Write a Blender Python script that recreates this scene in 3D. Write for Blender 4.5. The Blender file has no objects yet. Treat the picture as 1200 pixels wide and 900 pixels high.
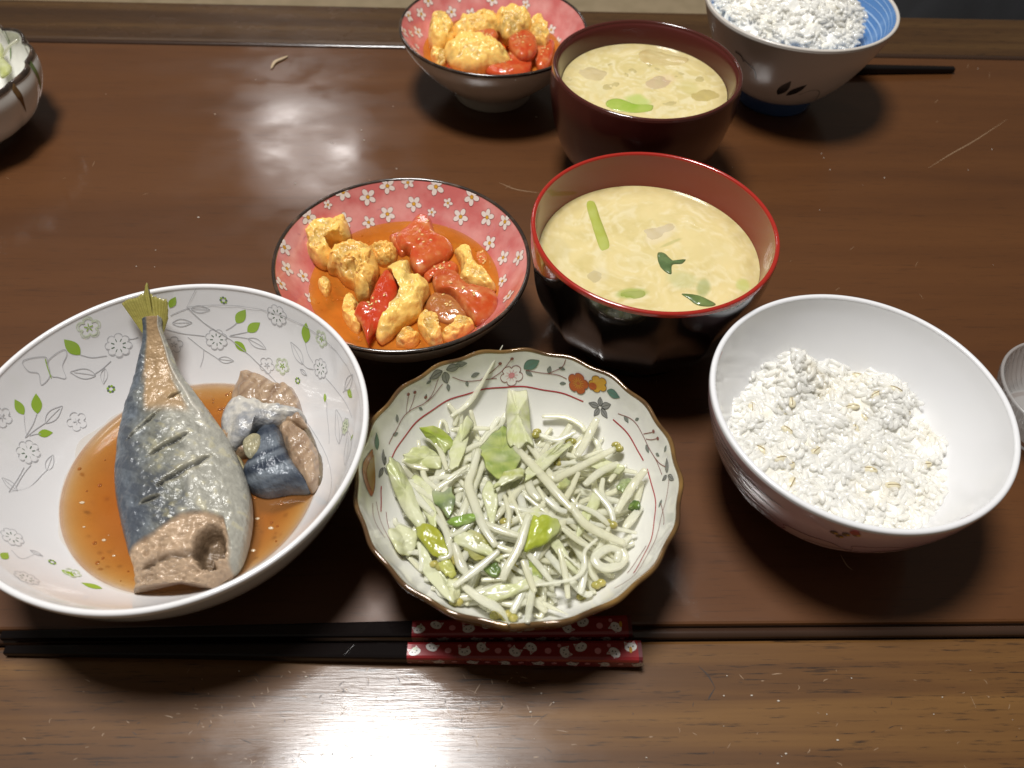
import bpy, bmesh, math, random
import numpy as np
from mathutils import Matrix, Vector
random.seed(7); rng = np.random.default_rng(7)
SC = 0.01                                  # everything below is written in centimetres
scene = bpy.context.scene
COL = scene.collection

# ------------------------------------------------------------------ camera
F_PX, PITCH, ROLL, CAMH = 970.0, math.radians(50.63), math.radians(2.8), 29.0
_c, _s = math.cos(PITCH), math.sin(PITCH)
_r0, _u0, FW = np.array([1, 0, 0.]), np.array([0, _s, _c]), np.array([0, _c, -_s])
RT = _r0*math.cos(ROLL) + _u0*math.sin(ROLL)
UP = -_r0*math.sin(ROLL) + _u0*math.cos(ROLL)
EYE = np.array([0, 0, CAMH])
cd = bpy.data.cameras.new('camera'); cam = bpy.data.objects.new('camera', cd); COL.objects.link(cam)
cd.sensor_width = 36; cd.sensor_fit = 'HORIZONTAL'; cd.lens = F_PX/1200*36
cd.clip_start = 0.01; cd.clip_end = 50
m = Matrix.Identity(4)
for i in range(3):
    m[i][0], m[i][1], m[i][2], m[i][3] = RT[i], UP[i], -FW[i], EYE[i]*SC
cam.matrix_world = m
cd.dof.use_dof = True; cd.dof.focus_distance = 0.345; cd.dof.aperture_fstop = 13
scene.camera = cam

# ------------------------------------------------------------------ room light
world = bpy.data.worlds.new('World'); scene.world = world; world.use_nodes = True
bg = world.node_tree.nodes['Background']
bg.inputs[0].default_value = (1.0, 0.86, 0.70, 1); bg.inputs[1].default_value = 0.08

def area(name, loc, power, size, color, aim, spread=180):
    l = bpy.data.lights.new(name, 'AREA'); l.shape = 'DISK'; l.size = size*SC; l.energy = power
    l.color = color; l.spread = math.radians(spread)
    o = bpy.data.objects.new(name, l); COL.objects.link(o)
    o.location = Vector(loc)*SC
    o.rotation_euler = (Vector(aim)-Vector(loc)).to_track_quat('-Z', 'Y').to_euler()
    return o
# round ceiling lamp over the near edge of the table
area('ceiling_light', (-21, 37, 138), 24, 35, (1.0, 0.985, 0.965), (0, 22, 0))
# a second, weaker round lamp far across the room (ring tube)
LA = np.array([-12.6, 40.7, 0]) + np.array([-12.6, 40.7, 29.])/51.6*205
for k in range(16):
    a = k/16*2*math.pi
    area('room_light', LA + np.array([11*math.cos(a), 0, 11*math.sin(a)]), 0.09, 8.5, (1.0, 0.95, 0.92), (-12.6, 40.7, 0))

scene.view_settings.view_transform = 'Standard'; scene.view_settings.look = 'None'
scene.view_settings.exposure = 0.0; scene.view_settings.gamma = 1.0
scene.view_settings.use_curve_mapping = False
scene.cycles.max_bounces = 20; scene.cycles.diffuse_bounces = 12; scene.cycles.transparent_max_bounces = 32

# ------------------------------------------------------------------ geometry helpers
def ray(px, py):
    return (px-600)/F_PX*RT - (py-450)/F_PX*UP + FW
def at(px, py, z=0.0):
    """the point at height z seen at this place of the photograph"""
    d = ray(px, py); return EYE + d*((z-CAMH)/d[2])
def atf(px, py, f):
    z = 2.0
    for _ in range(8):
        q = at(px, py, z); z = f(q[0], q[1])
    return at(px, py, z)

def _hash(i, j, k):
    h = (i*374761393 + j*668265263 + k*2147483647) & 0xffffffff
    h = ((h ^ (h >> 13))*1274126177) & 0xffffffff
    return ((h ^ (h >> 16)) & 0xffff)/65535.0
def vnoise(P):
    P = np.asarray(P, float); I = np.floor(P).astype(np.int64); f = P-I; f = f*f*(3-2*f)
    o = np.zeros(len(P))
    for dx in (0, 1):
        for dy in (0, 1):
            for dz in (0, 1):
                w = (f[:, 0] if dx else 1-f[:, 0])*(f[:, 1] if dy else 1-f[:, 1])*(f[:, 2] if dz else 1-f[:, 2])
                o += w*_hash(I[:, 0]+dx, I[:, 1]+dy, I[:, 2]+dz)
    return o*2-1
def fbm(P, s=1.0, o=3):
    P = np.asarray(P, float)*s; a, t, n = 1.0, 0, 0
    for i in range(o):
        t = t + a*vnoise(P+17.3*i); n += a; a *= .5; P = P*2.03
    return t/n

BASE = {}
def link(o, parent=None):
    COL.objects.link(o)
    if parent is not None: o.parent = parent
    return o
def tag(o, label=None, cat=None, group=None, kind=None):
    if label: o['label'] = label
    if cat: o['category'] = cat
    if group: o['group'] = group
    if kind: o['kind'] = kind
    return o
def thing(name, label, cat, loc, group=None):
    o = bpy.data.objects.new(name, None); o.empty_display_size = .01; link(o)
    o.location = Vector([float(v)*SC for v in loc]); BASE[o.name] = np.array(loc, float)
    return tag(o, label, cat, group)
def obj(name, V, F, mats, parent=None, smooth=True, col=None, fm=None, base=None, orient=True):
    V = np.asarray(V, float)
    if parent is not None: b = BASE[parent.name]
    else: b = V.mean(0)*[1, 1, 0]+[0, 0, V[:, 2].min()] if base is None else np.array(base, float)
    me = bpy.data.meshes.new(name)
    me.from_pydata(((V-b)*SC).tolist(), [], [tuple(int(i) for i in f) for f in F])
    if not isinstance(mats, (list, tuple)): mats = [mats]
    for mt in mats: me.materials.append(mt)
    if fm is not None: me.polygons.foreach_set('material_index', np.asarray(fm, np.int32))
    if smooth: me.polygons.foreach_set('use_smooth', np.ones(len(me.polygons), bool))
    if col is not None:
        at_ = me.color_attributes.new('Col', 'FLOAT_COLOR', 'POINT')
        c = np.ones((len(V), 4)); c[:, :3] = col; at_.data.foreach_set('color', c.ravel())
    if orient:
        bm = bmesh.new(); bm.from_mesh(me); bmesh.ops.recalc_face_normals(bm, faces=bm.faces); bm.to_mesh(me); bm.free()
    me.update()
    o = bpy.data.objects.new(name, me); link(o, parent)
    if parent is None: o.location = Vector((b*SC).tolist())
    BASE[o.name] = b
    return o
def copy_tree(o, parent=None):
    c = o.copy(); COL.objects.link(c); c.parent = parent; BASE[c.name] = BASE[o.name]
    for ch in list(o.children): copy_tree(ch, c)
    return c

class MB:
    """collects pieces of one mesh"""
    def __init__(s): s.V, s.F, s.M, s.C, s.n = [], [], [], [], 0
    def add(s, V, F, mi=0, col=None):
        V = np.asarray(V, float); s.V.append(V)
        s.F += [tuple(int(i)+s.n for i in f) for f in F]; s.M += [mi]*len(F)
        s.C.append(np.tile(col, (len(V), 1)) if col is not None and np.ndim(col) == 1 else (col if col is not None else np.ones((len(V), 3))))
        s.n += len(V)
    def build(s, name, mats, parent=None, smooth=True, col=False, base=None, orient=True):
        return obj(name, np.concatenate(s.V), s.F, mats, parent, smooth, np.concatenate(s.C) if col else None, s.M, base, orient)

def catmull(P, n, closed=False):
    P = np.asarray(P, float); k = len(P)
    if closed: Q = np.concatenate([P[-1:], P, P[:2]]); seg = k
    else: Q = np.concatenate([2*P[:1]-P[1:2], P, 2*P[-1:]-P[-2:-1]]); seg = k-1
    u = np.linspace(0, seg, n, endpoint=not closed); i = np.minimum(u.astype(int), seg-1); t = (u-i)[:, None]
    a, b, c, d = Q[i], Q[i+1], Q[i+2], Q[i+3]
    return .5*((2*b)+(-a+c)*t+(2*a-5*b+4*c-d)*t*t+(-a+3*b-3*c+d)*t**3)
def grid_faces(nr, nc, wrap=True):
    F = []
    for i in range(nr-1):
        for j in range(nc if wrap else nc-1):
            k = (j+1) % nc
            F.append((i*nc+j, i*nc+k, (i+1)*nc+k, (i+1)*nc+j))
    return F
def box(x0, x1, y0, y1, z0, z1, bev=0.0):
    b = bev
    if b <= 0:
        V = [(x, y, z) for z in (z0, z1) for y in (y0, y1) for x in (x0, x1)]
        return V, [(0, 2, 3, 1), (4, 5, 7, 6), (0, 1, 5, 4), (2, 6, 7, 3), (0, 4, 6, 2), (1, 3, 7, 5)]
    def ring(z, e): return [(x0+e, y0+e, z), (x1-e, y0+e, z), (x1-e, y1-e, z), (x0+e, y1-e, z)]
    V = ring(z0, 0)+ring(z1-b, 0)+ring(z1-.3*b, .3*b)+ring(z1, b)
    return V, grid_faces(4, 4)+[(3, 2, 1, 0), (12, 13, 14, 15)]
def tube(P, R, n=8, cap=True, squash=1.0):
    P = np.asarray(P, float); k = len(P); R = np.broadcast_to(R, (k,))
    T = np.gradient(P, axis=0); T /= np.linalg.norm(T, axis=1)[:, None]+1e-9
    up = np.array([0, 0, 1.]); V = []
    for i in range(k):
        s_ = np.cross(T[i], up)
        if np.linalg.norm(s_) < 1e-3: s_ = np.array([1., 0, 0])
        s_ /= np.linalg.norm(s_); w = np.cross(s_, T[i])
        for j in range(n):
            a = 2*math.pi*j/n
            V.append(P[i]+R[i]*(math.cos(a)*s_+squash*math.sin(a)*w))
    F = grid_faces(k, n)
    if cap:
        V += [P[0]-T[0]*R[0]*.4, P[-1]+T[-1]*R[-1]*.4]
        for j in range(n):
            F.append((k*n, (j+1) % n, j)); F.append((k*n+1, (k-1)*n+j, (k-1)*n+(j+1) % n))
    return np.array(V), F
def blob(c, r, nu=10, nv=7, amp=.0, ns=1.0, seed=0):
    V = []
    for i in range(nv+1):
        ph = math.pi*i/nv
        for j in range(nu):
            a = 2*math.pi*j/nu
            V.append((math.sin(ph)*math.cos(a), math.sin(ph)*math.sin(a), math.cos(ph)))
    V = np.array(V)
    if amp: V = V*(1+amp*fbm(V+seed, ns))[:, None]
    return np.array(c)+V*np.array(r), grid_faces(nv+1, nu)

# ------------------------------------------------------------------ materials
def node(nt, t, **kw):
    n = nt.nodes.new(t)
    for k, v in kw.items(): setattr(n, k, v)
    return n
def mat(name, base=(.8, .8, .8), rough=.4, coat=0, coat_rough=.05, sss=0, sssr=.3, sssc=(1, .8, .55), metal=0, spec=.5, attr=False,
        var=None, bump=None, trans=0, ior=1.45, alpha=1):
    """var = (second colour, scale, detail, lo, hi) mottles the colour; bump = [(scale, strength, (sx,sy,sz))]"""
    M = bpy.data.materials.new(name); M.use_nodes = True; nt = M.node_tree; p = nt.nodes['Principled BSDF']
    p.inputs['Base Color'].default_value = (*base, 1); p.inputs['Roughness'].default_value = rough
    p.inputs['Coat Weight'].default_value = coat; p.inputs['Coat Roughness'].default_value = coat_rough
    p.inputs['Metallic'].default_value = metal; p.inputs['Specular IOR Level'].default_value = spec
    p.inputs['Transmission Weight'].default_value = trans; p.inputs['IOR'].default_value = ior; p.inputs['Alpha'].default_value = alpha
    if sss:
        p.inputs['Subsurface Weight'].default_value = sss; p.inputs['Subsurface Scale'].default_value = sssr*SC
        p.inputs['Subsurface Radius'].default_value = sssc
    tc = node(nt, 'ShaderNodeTexCoord'); src = None
    if attr:
        a = node(nt, 'ShaderNodeAttribute', attribute_name='Col'); src = a.outputs['Color']
    if var:
        n = node(nt, 'ShaderNodeTexNoise'); n.inputs['Scale'].default_value = var[1]; n.inputs['Detail'].default_value = var[2]
        nt.links.new(tc.outputs['Object'], n.inputs['Vector'])
        r = node(nt, 'ShaderNodeMapRange'); r.inputs[1].default_value = var[3]; r.inputs[2].default_value = var[4]
        nt.links.new(n.outputs['Fac'], r.inputs[0])
        x = node(nt, 'ShaderNodeMix', data_type='RGBA')
        nt.links.new(r.outputs[0], x.inputs[0]); x.inputs[6].default_value = (*base, 1); x.inputs[7].default_value = (*var[0], 1)
        if src is not None: nt.links.new(src, x.inputs[6])
        src = x.outputs[2]
    if src is not None: nt.links.new(src, p.inputs['Base Color'])
    prev = None
    for sc_, st, sh in (bump or []):
        mp = node(nt, 'ShaderNodeMapping'); mp.inputs['Scale'].default_value = sh
        nt.links.new(tc.outputs['Object'], mp.inputs[0])
        n = node(nt, 'ShaderNodeTexNoise'); n.inputs['Scale'].default_value = sc_; n.inputs['Detail'].default_value = 3
        nt.links.new(mp.outputs[0], n.inputs['Vector'])
        b = node(nt, 'ShaderNodeBump'); b.inputs['Strength'].default_value = st; b.inputs['Distance'].default_value = .001
        nt.links.new(n.outputs['Fac'], b.inputs['Height'])
        if prev is not None: nt.links.new(prev, b.inputs['Normal'])
        prev = b.outputs[0]
    if prev is not None:
        nt.links.new(prev, p.inputs['Normal'])
        if coat: nt.links.new(prev, p.inputs['Coat Normal'])
    return M

def translucent(M, w, col=None):
    """let part of the light soak through, as through wet rice or a cooked stalk"""
    nt = M.node_tree; p = nt.nodes['Principled BSDF']; out = nt.nodes['Material Output']; t = node(nt, 'ShaderNodeBsdfTranslucent'); mx = node(nt, 'ShaderNodeMixShader')
    if p.inputs['Base Color'].is_linked: nt.links.new(p.inputs['Base Color'].links[0].from_socket, t.inputs[0])
    else: t.inputs[0].default_value = p.inputs['Base Color'].default_value
    mx.inputs[0].default_value = w; nt.links.new(p.outputs[0], mx.inputs[1]); nt.links.new(t.outputs[0], mx.inputs[2]); nt.links.new(mx.outputs[0], out.inputs['Surface'])
    return M

def wood(name, dark, mid, light, pore, coat_rough=.16, sy=70, fine=True, cior=1.5):
    M = bpy.data.materials.new(name); M.use_nodes = True; nt = M.node_tree; p = nt.nodes['Principled BSDF']; L = nt.links.new
    tc = node(nt, 'ShaderNodeTexCoord')
    def tex(scale, det=4, dist=0.0, rough=.55):
        mp = node(nt, 'ShaderNodeMapping'); mp.inputs['Scale'].default_value = scale; L(tc.outputs['Object'], mp.inputs[0])
        n = node(nt, 'ShaderNodeTexNoise'); n.inputs['Scale'].default_value = 1; n.inputs['Detail'].default_value = det
        n.inputs['Distortion'].default_value = dist; n.inputs['Roughness'].default_value = rough; L(mp.outputs[0], n.inputs['Vector']); return n.outputs['Fac']
    g = tex((2.2, sy, 20), 5, .6); r = node(nt, 'ShaderNodeValToRGB'); L(g, r.inputs[0])
    e = r.color_ramp.elements; e[0].position = .30; e[0].color = (*dark, 1); e[1].position = .72; e[1].color = (*light, 1)
    k = e.new(.5); k.color = (*mid, 1)
    pz = tex((52, 1000, 60), 3, 0, .75); pr = node(nt, 'ShaderNodeMapRange'); pr.inputs[1].default_value = .57; pr.inputs[2].default_value = .68
    L(pz, pr.inputs[0]); pm = node(nt, 'ShaderNodeMath', operation='MULTIPLY'); L(pr.outputs[0], pm.inputs[0]); pm.inputs[1].default_value = pore
    x = node(nt, 'ShaderNodeMix', data_type='RGBA'); L(pm.outputs[0], x.inputs[0]); L(r.outputs[0], x.inputs[6]); x.inputs[7].default_value = (*[v*.28 for v in dark], 1)
    L(x.outputs[2], p.inputs['Base Color'])
    p.inputs['Roughness'].default_value = .55; p.inputs['Specular IOR Level'].default_value = .3
    p.inputs['Coat Weight'].default_value = 1; p.inputs['Coat IOR'].default_value = cior
    wr = tex((30, 45, 30), 4); rr = node(nt, 'ShaderNodeMapRange'); rr.inputs[3].default_value = coat_rough*.65; rr.inputs[4].default_value = coat_rough*1.7
    rr.inputs[1].default_value = .34; rr.inputs[2].default_value = .66; L(wr, rr.inputs[0]); L(rr.outputs[0], p.inputs['Coat Roughness'])
    b = node(nt, 'ShaderNodeBump'); b.inputs['Strength'].default_value = .05; b.inputs['Distance'].default_value = .001; L(pz, b.inputs['Height'])
    wv = tex((9, 14, 9), 2); b2 = node(nt, 'ShaderNodeBump'); b2.inputs['Strength'].default_value = .22; b2.inputs['Distance'].default_value = .0012
    L(wv, b2.inputs['Height'])
    if fine: L(b.outputs[0], b2.inputs['Normal'])
    L(b2.outputs[0], p.inputs['Coat Normal']); L(b.outputs[0], p.inputs['Normal'])
    return M

def liquid(name, tint, body, cloudy, rough=.03):
    """clear coloured liquid: light passes tinted, a little is scattered back, the top is glossy"""
    M = bpy.data.materials.new(name); M.use_nodes = True; nt = M.node_tree; L = nt.links.new
    nt.nodes.remove(nt.nodes['Principled BSDF']); out = nt.nodes['Material Output']
    a = node(nt, 'ShaderNodeAttribute', attribute_name='Col')
    t = node(nt, 'ShaderNodeBsdfTransparent'); L(a.outputs['Color'], t.inputs[0])
    d = node(nt, 'ShaderNodeBsdfDiffuse'); d.inputs[0].default_value = (*body, 1)
    g = node(nt, 'ShaderNodeBsdfGlossy'); g.inputs['Roughness'].default_value = rough
    mx = node(nt, 'ShaderNodeMixShader'); tc = node(nt, 'ShaderNodeTexCoord'); n = node(nt, 'ShaderNodeTexNoise')
    n.inputs['Scale'].default_value = 45; n.inputs['Detail'].default_value = 4; L(tc.outputs['Object'], n.inputs['Vector'])
    r = node(nt, 'ShaderNodeMapRange'); r.inputs[1].default_value = .3; r.inputs[2].default_value = .7
    r.inputs[3].default_value = cloudy*.6; r.inputs[4].default_value = cloudy*1.4; L(n.outputs['Fac'], r.inputs[0])
    L(r.outputs[0], mx.inputs[0]); L(t.outputs[0], mx.inputs[1]); L(d.outputs[0], mx.inputs[2])
    fr = node(nt, 'ShaderNodeFresnel'); fr.inputs[0].default_value = 1.34
    m2 = node(nt, 'ShaderNodeMixShader'); L(fr.outputs[0], m2.inputs[0]); L(mx.outputs[0], m2.inputs[1]); L(g.outputs[0], m2.inputs[2])
    L(m2.outputs[0], out.inputs['Surface'])
    return M

PORC = mat('white_porcelain', (.80, .79, .79), .12, coat=.6, coat_rough=.04, bump=[(30, .03, (1, 1, 1))])
PORC2 = mat('cream_porcelain', (.78, .77, .72), .10, coat=.6, coat_rough=.03, bump=[(25, .04, (1, 1, 1))])
PORC3 = mat('rice_bowl_porcelain', (.77, .77, .78), .2, coat=.4, coat_rough=.08, bump=[(18, .05, (1, 1, 1))])
GOLD = mat('gilded_brown_rim', (.12, .065, .03), .12, coat=1, coat_rough=.04, metal=.25, var=((.30, .17, .05), 60, 3, .45, .7))
OCHRE = mat('ochre_glaze', (.33, .21, .045), .25, coat=.6, var=((.22, .12, .03), 50, 3, .4, .7))
PINK = mat('mottled_pink_glaze', (.58, .155, .145), .15, coat=.5, coat_rough=.05, var=((.72, .33, .30), 70, 4, .40, .68))
STONE = mat('grey_glaze', (.54, .50, .42), .28, coat=.5, coat_rough=.12, bump=[(120, .15, (1, 1, 1))], var=((.60, .55, .47), 90, 3, .4, .7))
RIMDK = mat('dark_brown_glazed_rim', (.035, .025, .02), .2, coat=1, coat_rough=.07, var=((.12, .075, .05), 110, 3, .5, .72))
LACRED = mat('red_lacquer', (.22, .014, .010), .28, coat=.8, coat_rough=.10)
LACRIM = mat('bright_red_lacquer_rim', (.36, .022, .014), .2, coat=1, coat_rough=.05)
LACBLK = mat('black_lacquer', (.008, .007, .007), .18, coat=1, coat_rough=.05, bump=[(400, .06, (1, 1, .03))])
LACBRN = mat('dark_maroon_lacquer', (.075, .013, .010), .3, coat=.7, coat_rough=.12)
BLUE = mat('brushed_blue_glaze', (.10, .235, .50), .18, coat=.4, var=((.36, .52, .74), 22, 4, .50, .75))
NAVY = mat('navy_glaze', (.045, .10, .25), .2, coat=.5)
BGREY = mat('warm_white_glaze', (.60, .555, .50), .3, coat=.4, coat_rough=.1, bump=[(60, .06, (1, 1, 1))])
def paint(name, c, rough=.25): return mat(name, c, rough, coat=.4)
P_GREY = paint('grey_print', (.50, .50, .51)); P_GREEN = paint('green_print', (.30, .46, .045)); P_LGREEN = paint('pale_green_print', (.62, .68, .50))
P_DGREEN = paint('dark_green_grey_print', (.14, .19, .14)); P_TEAL = paint('teal_print', (.10, .21, .17)); P_RED = paint('red_print', (.40, .035, .045))
P_VINE = paint('brown_red_print', (.24, .07, .06)); P_ORANGE = paint('orange_red_print', (.42, .09, .018)); P_YEL = paint('yellow_print', (.62, .33, .035))
P_SMOKE = paint('smoky_grey_print', (.24, .24, .23)); P_BLACK = paint('black_print', (.02, .02, .02)); P_WHITE = paint('white_print', (.80, .78, .74))
P_BLOSSOM = paint('soft_white_print', (.74, .66, .60)); P_PINKP = paint('pale_pink_print', (.72, .48, .45)); P_PINK2 = paint('rose_print', (.66, .27, .29)); P_OCHRE = paint('ochre_print', (.40, .20, .05))
P_BROWN = paint('brown_brush_print', (.16, .09, .035)); P_OLIVE = paint('olive_brush_print', (.17, .26, .09))

# ------------------------------------------------------------------ bowls as surfaces of revolution
class Bowl:
    def __init__(s, c, inner, outer, lip=.16, mod=None, seg=160):
        s.c = np.array([c[0], c[1], 0.]); s.mod = mod; s.seg = seg
        s.inn = catmull(inner, 60); s.out = catmull(outer, 60)          # inner: centre -> rim, outer: rim -> foot
        s.arc = {}
        for k, P in (('in', s.inn), ('out', s.out)):
            d = np.r_[0, np.cumsum(np.hypot(*np.diff(P, axis=0).T))]; s.arc[k] = d
        a, b = s.inn[-1], s.out[0]; mid = (a+b)/2; h = max(np.hypot(*(a-b))/2, .02); t = np.linspace(0, math.pi, 9)[1:-1]
        s.lip = np.array([mid+(a-mid)*math.cos(x)+np.array([0, h*.9])*math.sin(x) for x in t])
    def xyz(s, th, r, z):
        th, r, z = np.broadcast_arrays(np.asarray(th, float), r, z)
        if s.mod is not None: r, z = s.mod(th, r, z)
        return np.stack([s.c[0]+r*np.cos(th), s.c[1]+r*np.sin(th), z+0*th], -1)
    def pos(s, side, th, q, off=0.0):
        P = s.inn if side == 'in' else s.out; A = s.arc[side]
        r, z = np.interp(q, A, P[:, 0]), np.interp(q, A, P[:, 1])
        if off:
            e = .03; dr = np.interp(q+e, A, P[:, 0])-np.interp(q-e, A, P[:, 0]); dz = np.interp(q+e, A, P[:, 1])-np.interp(q-e, A, P[:, 1])
            l = np.hypot(dr, dz)+1e-9; r = r-dz/l*off; z = z+dr/l*off      # inward for inner, outward for outer
        return s.xyz(th, r, z)
    def path(s, name, pts, mats, parent):
        th = np.linspace(0, 2*math.pi, s.seg, endpoint=False)
        V = np.concatenate([s.xyz(th, r, z) for r, z in pts])
        return obj(name, V, [f_[::-1] for f_ in grid_faces(len(pts), s.seg)], mats, parent, orient=False)
    def zin(s, r): return np.interp(r, s.inn[:, 0], s.inn[:, 1])
    def floor(s, x, y): return float(s.zin(math.hypot(x-s.c[0], y-s.c[1])))
    def hit(s, px, py, side='in'):
        """(angle, arc) where the line of sight meets the bowl"""
        d = ray(px, py); t = np.linspace(14, 75, 9000); P = EYE+d*t[:, None]; r = np.hypot(P[:, 0]-s.c[0], P[:, 1]-s.c[1])
        if side == 'in':
            ok = (r < s.inn[-1, 0])&(P[:, 2] < np.interp(r, s.inn[:, 0], s.inn[:, 1])); i = ok.argmax(); q = np.interp(r[i], s.inn[:, 0], s.arc['in'])
        else:
            zz = s.out[::-1, 1]; ok = (P[:, 2] < s.out[0, 1])&(r < np.interp(P[:, 2], zz, s.out[::-1, 0])); i = ok.argmax()
            q = np.interp(P[i, 2], zz, s.arc['out'][::-1])
        return math.atan2(P[i, 1]-s.c[1], P[i, 0]-s.c[0]), float(q), P[i]

class Print:
    """flat painted motifs laid on a bowl's glaze, thin as paint"""
    def __init__(s, bowl, side='in', off=.012): s.b, s.side, s.off, s.mb, s.mats, s.k = bowl, side, off, MB(), [], 0
    def mi(s, m):
        if m not in s.mats: s.mats.append(m)
        return s.mats.index(m)
    def h(s, px, py): a, q, _ = s.b.hit(px, py, s.side); return np.array([a, q])
    def rad(s, q): return max(np.interp(q, s.b.arc[s.side], (s.b.inn if s.side == 'in' else s.b.out)[:, 0]), .3)
    def pts(s, A, layer): return s.b.pos(s.side, A[:, 0], A[:, 1], s.off+.004*layer)
    def loc(s, o, ab):
        ab = np.asarray(ab, float); return np.c_[o[0]+ab[:, 0]/s.rad(o[1]), o[1]+ab[:, 1]]
    def fill(s, o, ab, m, layer=0):
        ab = np.asarray(ab, float); c = ab.mean(0); n = len(ab)
        A = np.concatenate([s.loc(o, c+(ab-c)*t) for t in (1, .66, .33)]+[s.loc(o, c[None])])
        F = [f_[::-1] for f_ in grid_faces(3, n)+[(2*n+j, 2*n+(j+1) % n, 3*n) for j in range(n)]]
        s.mb.add(s.pts(A, layer), F, s.mi(m))
    def line(s, A, m, w=.035, layer=1, closed=False, n=None, taper=False):
        """A in (angle, arc)"""
        A = np.asarray(A, float).copy(); A[:, 0] = np.unwrap(A[:, 0]); n = n or max(8, 6*len(A)); A = catmull(A, n, closed)
        r = np.array([s.rad(q) for q in A[:, 1]]); X = np.c_[A[:, 0]*r, A[:, 1]]
        T = np.gradient(X, axis=0) if not closed else (np.roll(X, -1, 0)-np.roll(X, 1, 0)); T /= np.linalg.norm(T, axis=1)[:, None]+1e-9
        N = np.c_[-T[:, 1], T[:, 0]]; ww = np.full(n, w/2)
        if taper == 'drop': ww = ww*(np.linspace(1, .35, n)*np.minimum(1, np.linspace(1, 0, n)*6+.1))
        elif taper: ww = ww*np.sin(np.linspace(.12, math.pi-.05, n))
        A1 = np.c_[A[:, 0]+N[:, 0]*ww/r, A[:, 1]+N[:, 1]*ww]; A2 = np.c_[A[:, 0]-N[:, 0]*ww/r, A[:, 1]-N[:, 1]*ww]
        V = s.pts(np.concatenate([A1, A2]), layer); e = n if closed else n-1
        s.mb.add(V, [(j, (j+1) % n, n+(j+1) % n, n+j) for j in range(e)], s.mi(m))
    def stem(s, pix, m, w=.035, **k): s.line([s.h(*p) for p in pix], m, w, **k)
    def oline(s, o, ab, m, w=.035, closed=True, layer=1, n=None): s.line(s.loc(o, ab), m, w, layer, closed, n)
    def leaf(s, p, q, m, fat=.4, outline=None, w=.03, layer=0):
        a, b = s.h(*p), s.h(*q); s.leaf2(a, b, m, fat, outline, w, layer)
    def leaf2(s, a, b, m, fat=.4, outline=None, w=.03, layer=0):
        r = s.rad(a[1]); v = np.array([((b[0]-a[0]+math.pi) % (2*math.pi)-math.pi)*r, b[1]-a[1]]); nn = np.array([-v[1], v[0]])
        t = np.r_[np.linspace(0, 1, 9), np.linspace(1, 0, 9)[1:-1]]; sg = np.r_[np.ones(9), -np.ones(7)]
        ab = t[:, None]*v+(sg*np.sin(np.pi*t**.85)*fat/2)[:, None]*nn
        if m is not None: s.fill(a, ab, m, layer)
        if outline is not None:
            s.oline(a, ab, outline, w, True, layer+1, 40); s.oline(a, [v*0, v*.5, v*.85], outline, w*.8, False, layer+1)
    def petals(s, n, R, lobe=.28, rot=0, k=8):
        a = np.linspace(0, 2*math.pi, n*k, endpoint=False)
        rr = R*(1-lobe+lobe*np.abs(np.sin(n*a/2))**.6); return np.c_[rr*np.cos(a+rot), rr*np.sin(a+rot)]
    def disc(s, o, R, m, layer=1, at_=(0, 0), n=10):
        a = np.linspace(0, 2*math.pi, n, endpoint=False); s.fill(o, np.c_[at_[0]+R*np.cos(a), at_[1]+R*np.sin(a)], m, layer)
    def build(s, name, parent, label=None):
        o = s.mb.build(name, s.mats, parent, orient=False)
        if label: o['label'] = label
        return o

# ------------------------------------------------------------------ setting: floor, table
YAW = math.radians(3.4); EX = np.array([math.cos(YAW), math.sin(YAW)]); EY = np.array([-math.sin(YAW), math.cos(YAW)])
def tl(x, y): return x*EX+y*EY                                 # table-local (along, across) to world
TATAMI = mat('woven_straw_mat', (.55, .43, .27), .75, bump=[(1, .6, (60, 900, 1))], var=((.46, .36, .22), 40, 3, .35, .7))
V, F = box(-300, 300, -120, 420, -37, -36)
fl = obj('floor', V, F, TATAMI, smooth=False); tag(fl, 'pale straw-coloured mat floor beyond the table edge', kind='structure')

W_PANEL = wood('dark_varnished_wood', (.072, .0235, .0043), (.089, .0300, .0056), (.106, .037, .0074), .35, .13, 38, False)
W_NEAR = wood('worn_grained_wood', (.064, .0245, .0050), (.104, .043, .0088), (.172, .081, .0185), .95, .12, 75, True, 1.37)
W_FAR = wood('old_grained_wood', (.034, .014, .0040), (.060, .027, .0075), (.095, .048, .014), .8, .2, 70, True, 1.2)
W_BEAD = mat('black_lacquered_bead', (.040, .020, .012), .25, coat=1, coat_rough=.12, bump=[(80, .12, (1, 1, 1))])
table = thing('table', 'dark brown varnished low wooden table with framed top', 'table', (0, 0, -36)); table.rotation_euler.z = YAW
BASE[table.name] = np.array([0, 0, -36.])
Y0, Y1, YN, YF, XW = 12.32, 52.92, 2.2, 58.75, 78.0
V, F = box(-XW+8, XW-8, Y0, Y1, -2.2, 0, .12); obj('tabletop_panel', V, F, W_PANEL, table, False)
V, F = box(-XW, XW, YN, Y0-.60, -3.0, .0, .14); obj('near_rail', V, F, W_NEAR, table, False)
V, F = box(-XW, XW, Y1+.55, YF, -3.0, .0, .22); obj('far_rail', V, F, W_FAR, table, False)
for sx in (-1, 1):
    xa, xb = sorted((sx*(XW-7.5), sx*XW)); V, F = box(xa, xb, Y0-.55, Y1+.5, -3.0, .0, .14); obj('side_rail', V, F, W_NEAR, table, False)
for ya in (Y0-.30, Y1+.275):
    x = np.linspace(-XW+7.6, XW-7.6, 60); V, F = tube(np.c_[x, 0*x+ya, 0*x-.14], .205, 14); obj('bead_strip', V, F, W_BEAD, table)
    V, F = box(-XW+7.4, XW-7.4, ya-.4, ya+.4, -2.4, -.30); obj('groove_bed', V, F, W_BEAD, table, False)
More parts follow.
